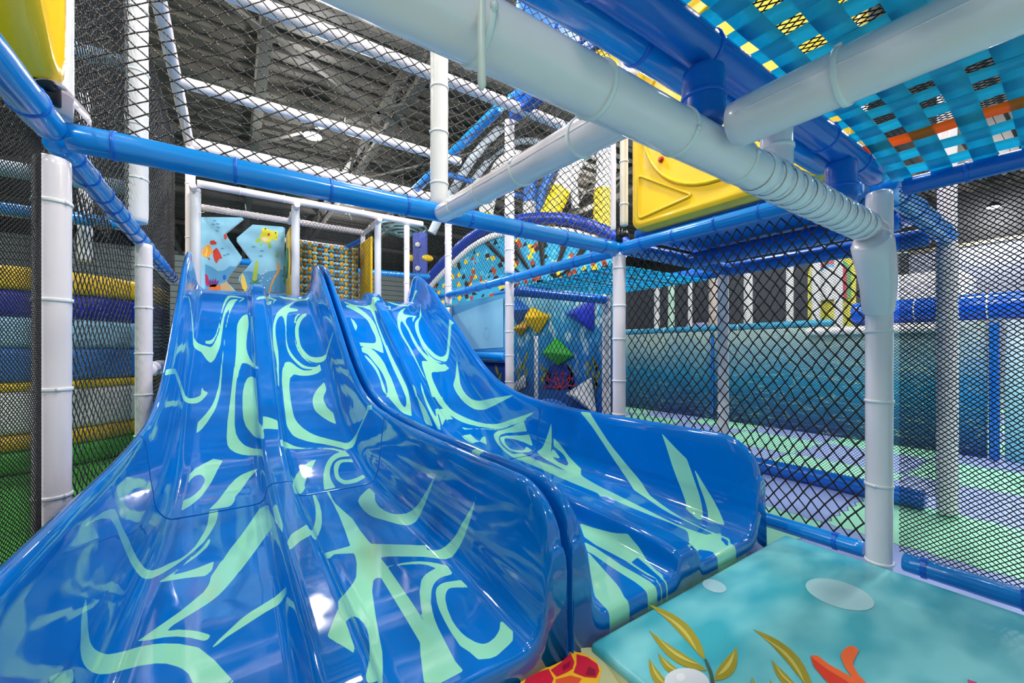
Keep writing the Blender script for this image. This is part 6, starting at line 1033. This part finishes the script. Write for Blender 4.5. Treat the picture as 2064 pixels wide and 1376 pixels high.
# ---- bubble panel between posts behind the right slide ----
def sheet_x(name,label,x,y0,y1,z0,z1,base,decals,th=.03,cat='panel',wave=0):
    t=thing(name,label,cat,(x,(y0+y1)/2,z0)); off=Vector(t.location); bm=bmesh.new(); N=16
    g=[[bm.verts.new(Vector((x-wave*math.sin(i/N*PI*3+j*.3)*math.sin(PI*j/N),y0+(y1-y0)*i/N,z0+(z1-z0)*j/N+H))-off) for j in range(N+1)] for i in range(N+1)]
    for i in range(N):
        for j in range(N): bm.faces.new((g[i][j],g[i][j+1],g[i+1][j+1],g[i+1][j]))
    for f in bm.faces: f.smooth=True
    bk=[bm.verts.new(Vector((x+th,yy,zz+H))-off) for yy,zz in ((y0,z0),(y0,z1),(y1,z1),(y1,z0))]; bm.faces.new(bk[::-1])
    for e in ([g[i][0] for i in range(N+1)]+[bk[3],bk[0]],[g[i][N] for i in range(N+1)][::-1]+[bk[1],bk[2]],[g[0][j] for j in range(N+1)][::-1]+[bk[0],bk[1]],[g[N][j] for j in range(N+1)]+[bk[2],bk[3]]): bm.faces.new(e)
    mats=[base]
    for pts,mm,lay in decals:
        if mm not in mats: mats.append(mm)
        poly_faces(bm,[Vector((x-.003-.0012*lay-wave,p[1],p[2]+H))-off for p in pts],Vector((-1,0,0)),mats.index(mm))
    bm_obj('printed_sheet',bm,base,t,mats=mats); return t
def ringd(cx,cy,rx,ry,w_,m,X,lay=0):
    out=[]; n=20
    O=loc_pts(ell(cx,cy,rx,ry),X=X) if False else None
    a=ell(cx,cy,rx,ry,0,n); b=ell(cx,cy,rx-w_,ry-w_,0,n)
    A=loc_pts(a,X=X); B=loc_pts(b,X=X)
    for k in range(n): out.append(([A[k],A[(k+1)%n],B[(k+1)%n],B[k]],m,lay))
    return out
xb=XC+.03
bub=mat('bubble_line_print',rgb(150,205,232),.4)
dec=[(loc_pts([(914,636),(935,628),(960,618),(1016,600),(1016,700),(925,706)],X=xb),mat('lighter_sea_print',rgb(150,212,236),.4),0)]+ringd(982,671,7,12,2,bub,xb,1)+ringd(949,664,3.5,6,1.5,bub,xb,1)
sheet_x('bubble_panel','pale blue sheet printed with bubbles, behind the right slide',xb,Y2+.05,Y3-.05,-.02,.60,mat('pale_sea_sheet',rgb(96,180,220),.35),dec,wave=.006)
padded('padded_pipe','short blue padded roll under the bubble sheet',(XC,Y2+.05,-.07),(XC,Y3-.05,-.07),.055,BLUE,ties=0,seam=False)
KEL=mat('kelp_print',rgb(150,150,40),.5); 
def kelp(px,py0,py1,w_,X,lay=1):
    out=[]; n=max(3,int(abs(py0-py1)/(w_*2.2)))
    for k in range(n):
        y=py0+(py1-py0)*k/n; s=1 if k%2 else -1
        out.append((loc_pts(leaf((px,y),(px+s*w_,y+(py1-py0)/n*1.4),w_*.45,0,6),X=X),KEL,lay))
    return out
dec=kelp(945,765,728,6,xb)+kelp(975,780,735,6,xb)+kelp(1005,790,740,6,xb)
sheet_x('kelp_panel','dark blue sheet printed with kelp, below the blue roll behind the right slide',xb,Y2+.05,Y3-.05,-1.03,-.13,mat('deep_sea_sheet',rgb(14,60,150),.4),dec)
# ---- mural wall with pyramid cushions ----
XW=3.95
def caustic():
    m,nt,b=nodes_mat('undersea_print',.4); g=nt.nodes.new('ShaderNodeNewGeometry'); s=nt.nodes.new('ShaderNodeSeparateXYZ'); nt.links.new(g.outputs['Position'],s.inputs[0])
    r=nt.nodes.new('ShaderNodeValToRGB'); e=r.color_ramp.elements; e[0].position=0; e[0].color=rgb(14,70,160); e[1].position=1; e[1].color=rgb(150,210,225); k=e.new(.45); k.color=rgb(20,120,200); k=e.new(.75); k.color=rgb(60,160,205)
    t=M_(nt,'DIVIDE',M_(nt,'SUBTRACT',s.outputs[2],-1.05+H),2.0); nt.links.new(t,r.inputs['Fac'])
    mp=nt.nodes.new('ShaderNodeMapping'); mp.inputs['Scale'].default_value=(1,6.5,4.2); mp.inputs['Rotation'].default_value=(.3,0,0); nt.links.new(g.outputs['Position'],mp.inputs['Vector'])
    n=nt.nodes.new('ShaderNodeTexNoise'); n.inputs['Scale'].default_value=1.1; n.inputs['Detail'].default_value=1; nt.links.new(mp.outputs[0],n.inputs['Vector'])
    q=nt.nodes.new('ShaderNodeMapRange'); q.inputs['From Min'].default_value=.56; q.inputs['From Max'].default_value=.66; nt.links.new(n.outputs['Fac'],q.inputs['Value'])
    up=nt.nodes.new('ShaderNodeMapRange'); up.inputs['From Min'].default_value=.25; up.inputs['From Max'].default_value=.8; nt.links.new(t,up.inputs['Value'])
    mx=nt.nodes.new('ShaderNodeMix'); mx.data_type='RGBA'; nt.links.new(M_(nt,'MULTIPLY',q.outputs[0],up.outputs[0]),mx.inputs['Factor']); nt.links.new(r.outputs['Color'],mx.inputs['A']); mx.inputs['B'].default_value=rgb(200,236,240)
    nt.links.new(mx.outputs['Result'],b.inputs['Base Color']); return m
CORAL=mat('coral_print',rgb(214,50,60),.5)
def branch(x,y,ang,L,w_,dep,out,X):
    x2=x+math.cos(ang)*L; y2=y-math.sin(ang)*L; nx,ny=math.sin(ang)*w_,math.cos(ang)*w_
    out.append((loc_pts([(x-nx,y-ny),(x2-nx*.6,y2-ny*.6),(x2+nx*.6,y2+ny*.6),(x+nx,y+ny)],X=X),CORAL,2))
    if dep: branch(x2,y2,ang+.55,L*.72,w_*.75,dep-1,out,X); branch(x2,y2,ang-.5,L*.75,w_*.75,dep-1,out,X)
dec=[(loc_pts([(1098,760),(1110,738),(1125,728),(1145,735),(1158,755),(1160,785),(1100,785)],X=XW),mat('rock_print',rgb(20,40,140),.5),1)]
co=[]; 
for an in (.5,1.1,1.57,2.1,2.7): branch(1128,785,an,17,1.7,2,co,XW)
dec+=co
for px,y0,y1 in ((1048,790,735),(1058,780,715),(1096,772,738),(1105,775,745),(1150,775,735),(1152,790,760),(1188,760,730),(1200,800,722),(1204,780,735)): dec+=kelp(px,y0,y1,6,XW)
dec+=ringd(1176,751,7,9,2,mat('bubble_blue_print',rgb(60,170,230),.4),XW,1)
sheet_x('undersea_wall_panel','undersea mural panel with coral and kelp, behind the pyramid cushions',XW,3.55,6.4,-1.04,.95,caustic(),dec,th=.06)
padded('padded_pipe','dark blue padded beam along the top of the undersea mural',(XW-.02,3.6,.99),(XW-.02,6.3,.99),.06,DBLUE,ties=4)
def pyramid(name,label,px,py,w_,h_,m,X,rot=0,dep=.22,corners=None,cat='cushion'):
    """puffy pyramid cushion: square base on the wall, rounded sides"""
    P=corners or [(px-w_,py),(px,py-h_),(px+w_,py),(px,py+h_)]
    Q=[Vector(p) for p in loc_pts(P,X=X-.02)]; c=sum(Q,Vector())/len(Q); t=thing(name,label,cat,tuple(c)); off=Vector(t.location)
    bm=bmesh.new(); bt=[bm.verts.new(q+Vector((.0,0,H))-off) for q in Q]; ap=bm.verts.new(c+Vector((-dep,0,H))-off); n=len(bt)
    for k in range(n): bm.faces.new((bt[k],bt[(k+1)%n],ap))
    bm.faces.new(bt[::-1]); bmesh.ops.recalc_face_normals(bm,faces=bm.faces[:])
    bmesh.ops.bevel(bm,geom=bm.edges[:]+bm.verts[:],offset=.022,segments=3,profile=.5,affect='EDGES')
    o=bm_obj('padded_cover',bm,m,t); auto_smooth(o,70); return t
XQ=XW
pyramid('pyramid_cushion','yellow pyramid cushion on the undersea mural, upper centre',1087,642,26,30,YELV,XQ,corners=[(1065,625),(1072,617),(1112,636),(1086,674),(1060,655)])
pyramid('pyramid_cushion','small dull yellow cushion at the left of the mural, below the blue one',1050,665,16,16,mat('dull_yellow_vinyl',rgb(206,160,30),.5),XQ,corners=[(1038,668),(1058,645),(1066,660),(1052,678)])
pyramid('pyramid_cushion','blue pyramid cushion at the left edge of the mural, beside the white post',1050,625,18,24,B_,XQ,corners=[(1040,596),(1070,622),(1042,660)])
pyramid('pyramid_cushion','dark blue triangular cushion at the upper right of the mural',1180,630,20,24,mat('royal_vinyl',rgb(24,50,190),.4),XQ,corners=[(1136,632),(1200,600),(1198,672)])
pyramid('pyramid_cushion','green pyramid cushion in the centre of the mural',1122,708,34,32,mat('green_vinyl',rgb(50,180,60),.4),XQ,corners=[(1088,711),(1122,678),(1160,716),(1126,738)])
pyramid('pyramid_cushion','white triangular cushion at the lower right of the mural',1180,800,30,30,W_,XQ,corners=[(1138,793),(1194,757),(1206,840)],dep=.2)
pyramid('pyramid_cushion','white cushion low beside the white post, left of the blue heap',1060,770,20,20,W_,XQ,corners=[(1038,772),(1060,752),(1062,780),(1036,792)],dep=.15)
bm=bmesh.new(); q=Vector(loc_pts([(1108,800)],X=3.5)[0]); bmesh.ops.create_uvsphere(bm,u_segments=20,v_segments=12,radius=.34,matrix=Matrix.Translation((q.x,q.y,-.9+H))@Matrix.Diagonal((.8,1.1,.75,1))); tag(bm_obj('bean_cushion',bm,B_,smooth=True),'rounded blue cushion lying on the floor below the coral print','cushion')
padded('slim_post','slim white pole in front of the undersea mural',(3.5,4.55,-1.04),(3.5,4.55,.2),.028,W_,ties=0,seam=False)
o=rbox('beige_floor_mat',2.45,3.85,2.2,6.2,-1.05,-1.03,mat('beige_vinyl',rgb(190,184,170),.5),bev=.005); tag(o,'beige floor mat in the bay with the pyramid cushions','mat')
# woven aqua strap floor seen flat, above the pyramid bay
def sl(u,v): return (2.45+u*1.25,2.15+v*1.25,.66-.02*math.sin(PI*u)*math.sin(PI*v))
weave('woven_strap_floor','aqua woven strap floor seen from below, behind the corner post',sl,11,11,.05,.055,[SA],[SA,SA,SB],'strap floor',amp=.006,th=.003,seg=2)
# ---- coloured drums on the left ----
def drum_t(label,z0,z1,m,r=1.15,cx=-1.78,cy=6.2):
    t=thing('foam_drum',label,'drum',(cx,cy,z0)); h=z1-z0; e=min(.05,h*.35)
    P=[];R=[]
    for k in range(6): a=PI/2*k/5; P.append((0,0,e-e*math.cos(a)*1.0)); R.append(r-e+e*math.sin(a))
    P.append((0,0,h/2)); R.append(r+.006)
    for k in range(6): a=PI/2*k/5; P.append((0,0,h-e+e*math.sin(a))); R.append(r-e+e*math.cos(a))
    V=[];F=[]; S=72
    for p,rr in zip(P,R):
        for k in range(S): V.append((math.cos(2*PI*k/S)*rr,math.sin(2*PI*k/S)*rr,p[2]))
    for i in range(len(P)-1):
        for k in range(S): F.append((i*S+k,i*S+(k+1)%S,(i+1)*S+(k+1)%S,(i+1)*S+k))
    F.append(tuple(range(S))[::-1]); F.append(tuple((len(P)-1)*S+k for k in range(S)))
    auto_smooth(mesh_obj('vinyl_cover',V,F,m,t),60)
for z0,z1,m,lb in [(.50,.70,YELV,'yellow foam drum, topmost of the stack behind the left net'),(.28,.50,mat('ink_blue_vinyl',rgb(18,40,170),.4),'dark blue foam drum, second from the top behind the left net'),(.02,.28,mat('sky_vinyl',rgb(150,200,232),.4),'light blue foam drum in the stack behind the left net'),(-.27,.02,mat('azure_vinyl',rgb(50,120,206),.4),'mid blue foam drum below the light blue one behind the left net'),(-.34,-.27,mat('bright_yellow_vinyl',rgb(250,206,0),.4),'thin yellow foam drum above the white one behind the left net'),(-.70,-.34,WHITE2,'white foam drum low in the stack behind the left net'),(-.84,-.70,mat('mustard_vinyl',rgb(220,180,20),.4),'mustard foam drum under the white one behind the left net'),(-1.03,-.84,mat('grass_vinyl',rgb(60,170,40),.5),'green foam drum at the bottom of the stack behind the left net')]:
    drum_t(lb,z0,z1,m)
o=rbox('turf_mat',-3.4,-.56,2.2,7.6,-1.05,-1.035,mat('green_turf',rgb(52,150,40),.8,bump=.6,bscale=120),bev=0); tag(o,'green turf mat on the floor behind the left net','mat')
o=rbox('red_mat',-2.6,-.56,.9,2.15,-1.05,-1.03,mat('brick_red_vinyl',rgb(130,44,40),.6),bev=0); tag(o,'dark red floor mat at the bottom left behind the very fine net','mat')
# stray zip tie tails
for i,(px,py,Yq,Zq,an,L,lb) in enumerate([(497,434,6.43,1.79,1.7,.13,'under the platform roof beam'),(700,425,5.72,1.85,-1.1,.14,'right half of the platform roof beam'),(692,256,4.58,2.34,1.4,.13,'on the middle white beam'),(1771,443,.581,.42,.05,.13,'at the thick right post'),(389,395,5.72,1.5,.2,.13,'on the grey platform post')]):
    q=Vector(loc_pts([(px,py)],Y=Yq)[0]); q.z=Zq; Rv=Vector((.827,-.562,0)); e=q+Rv*math.cos(an)*L+Vector((0,0,math.sin(an)*L))
    V,F=tube_geo([q+Vector((0,0,H)),e+Vector((0,0,H))],.0028,6); tag(mesh_obj('cable_tie_tail',V,F,TIE_W),'white cable tie tail sticking out '+lb,'cable tie')
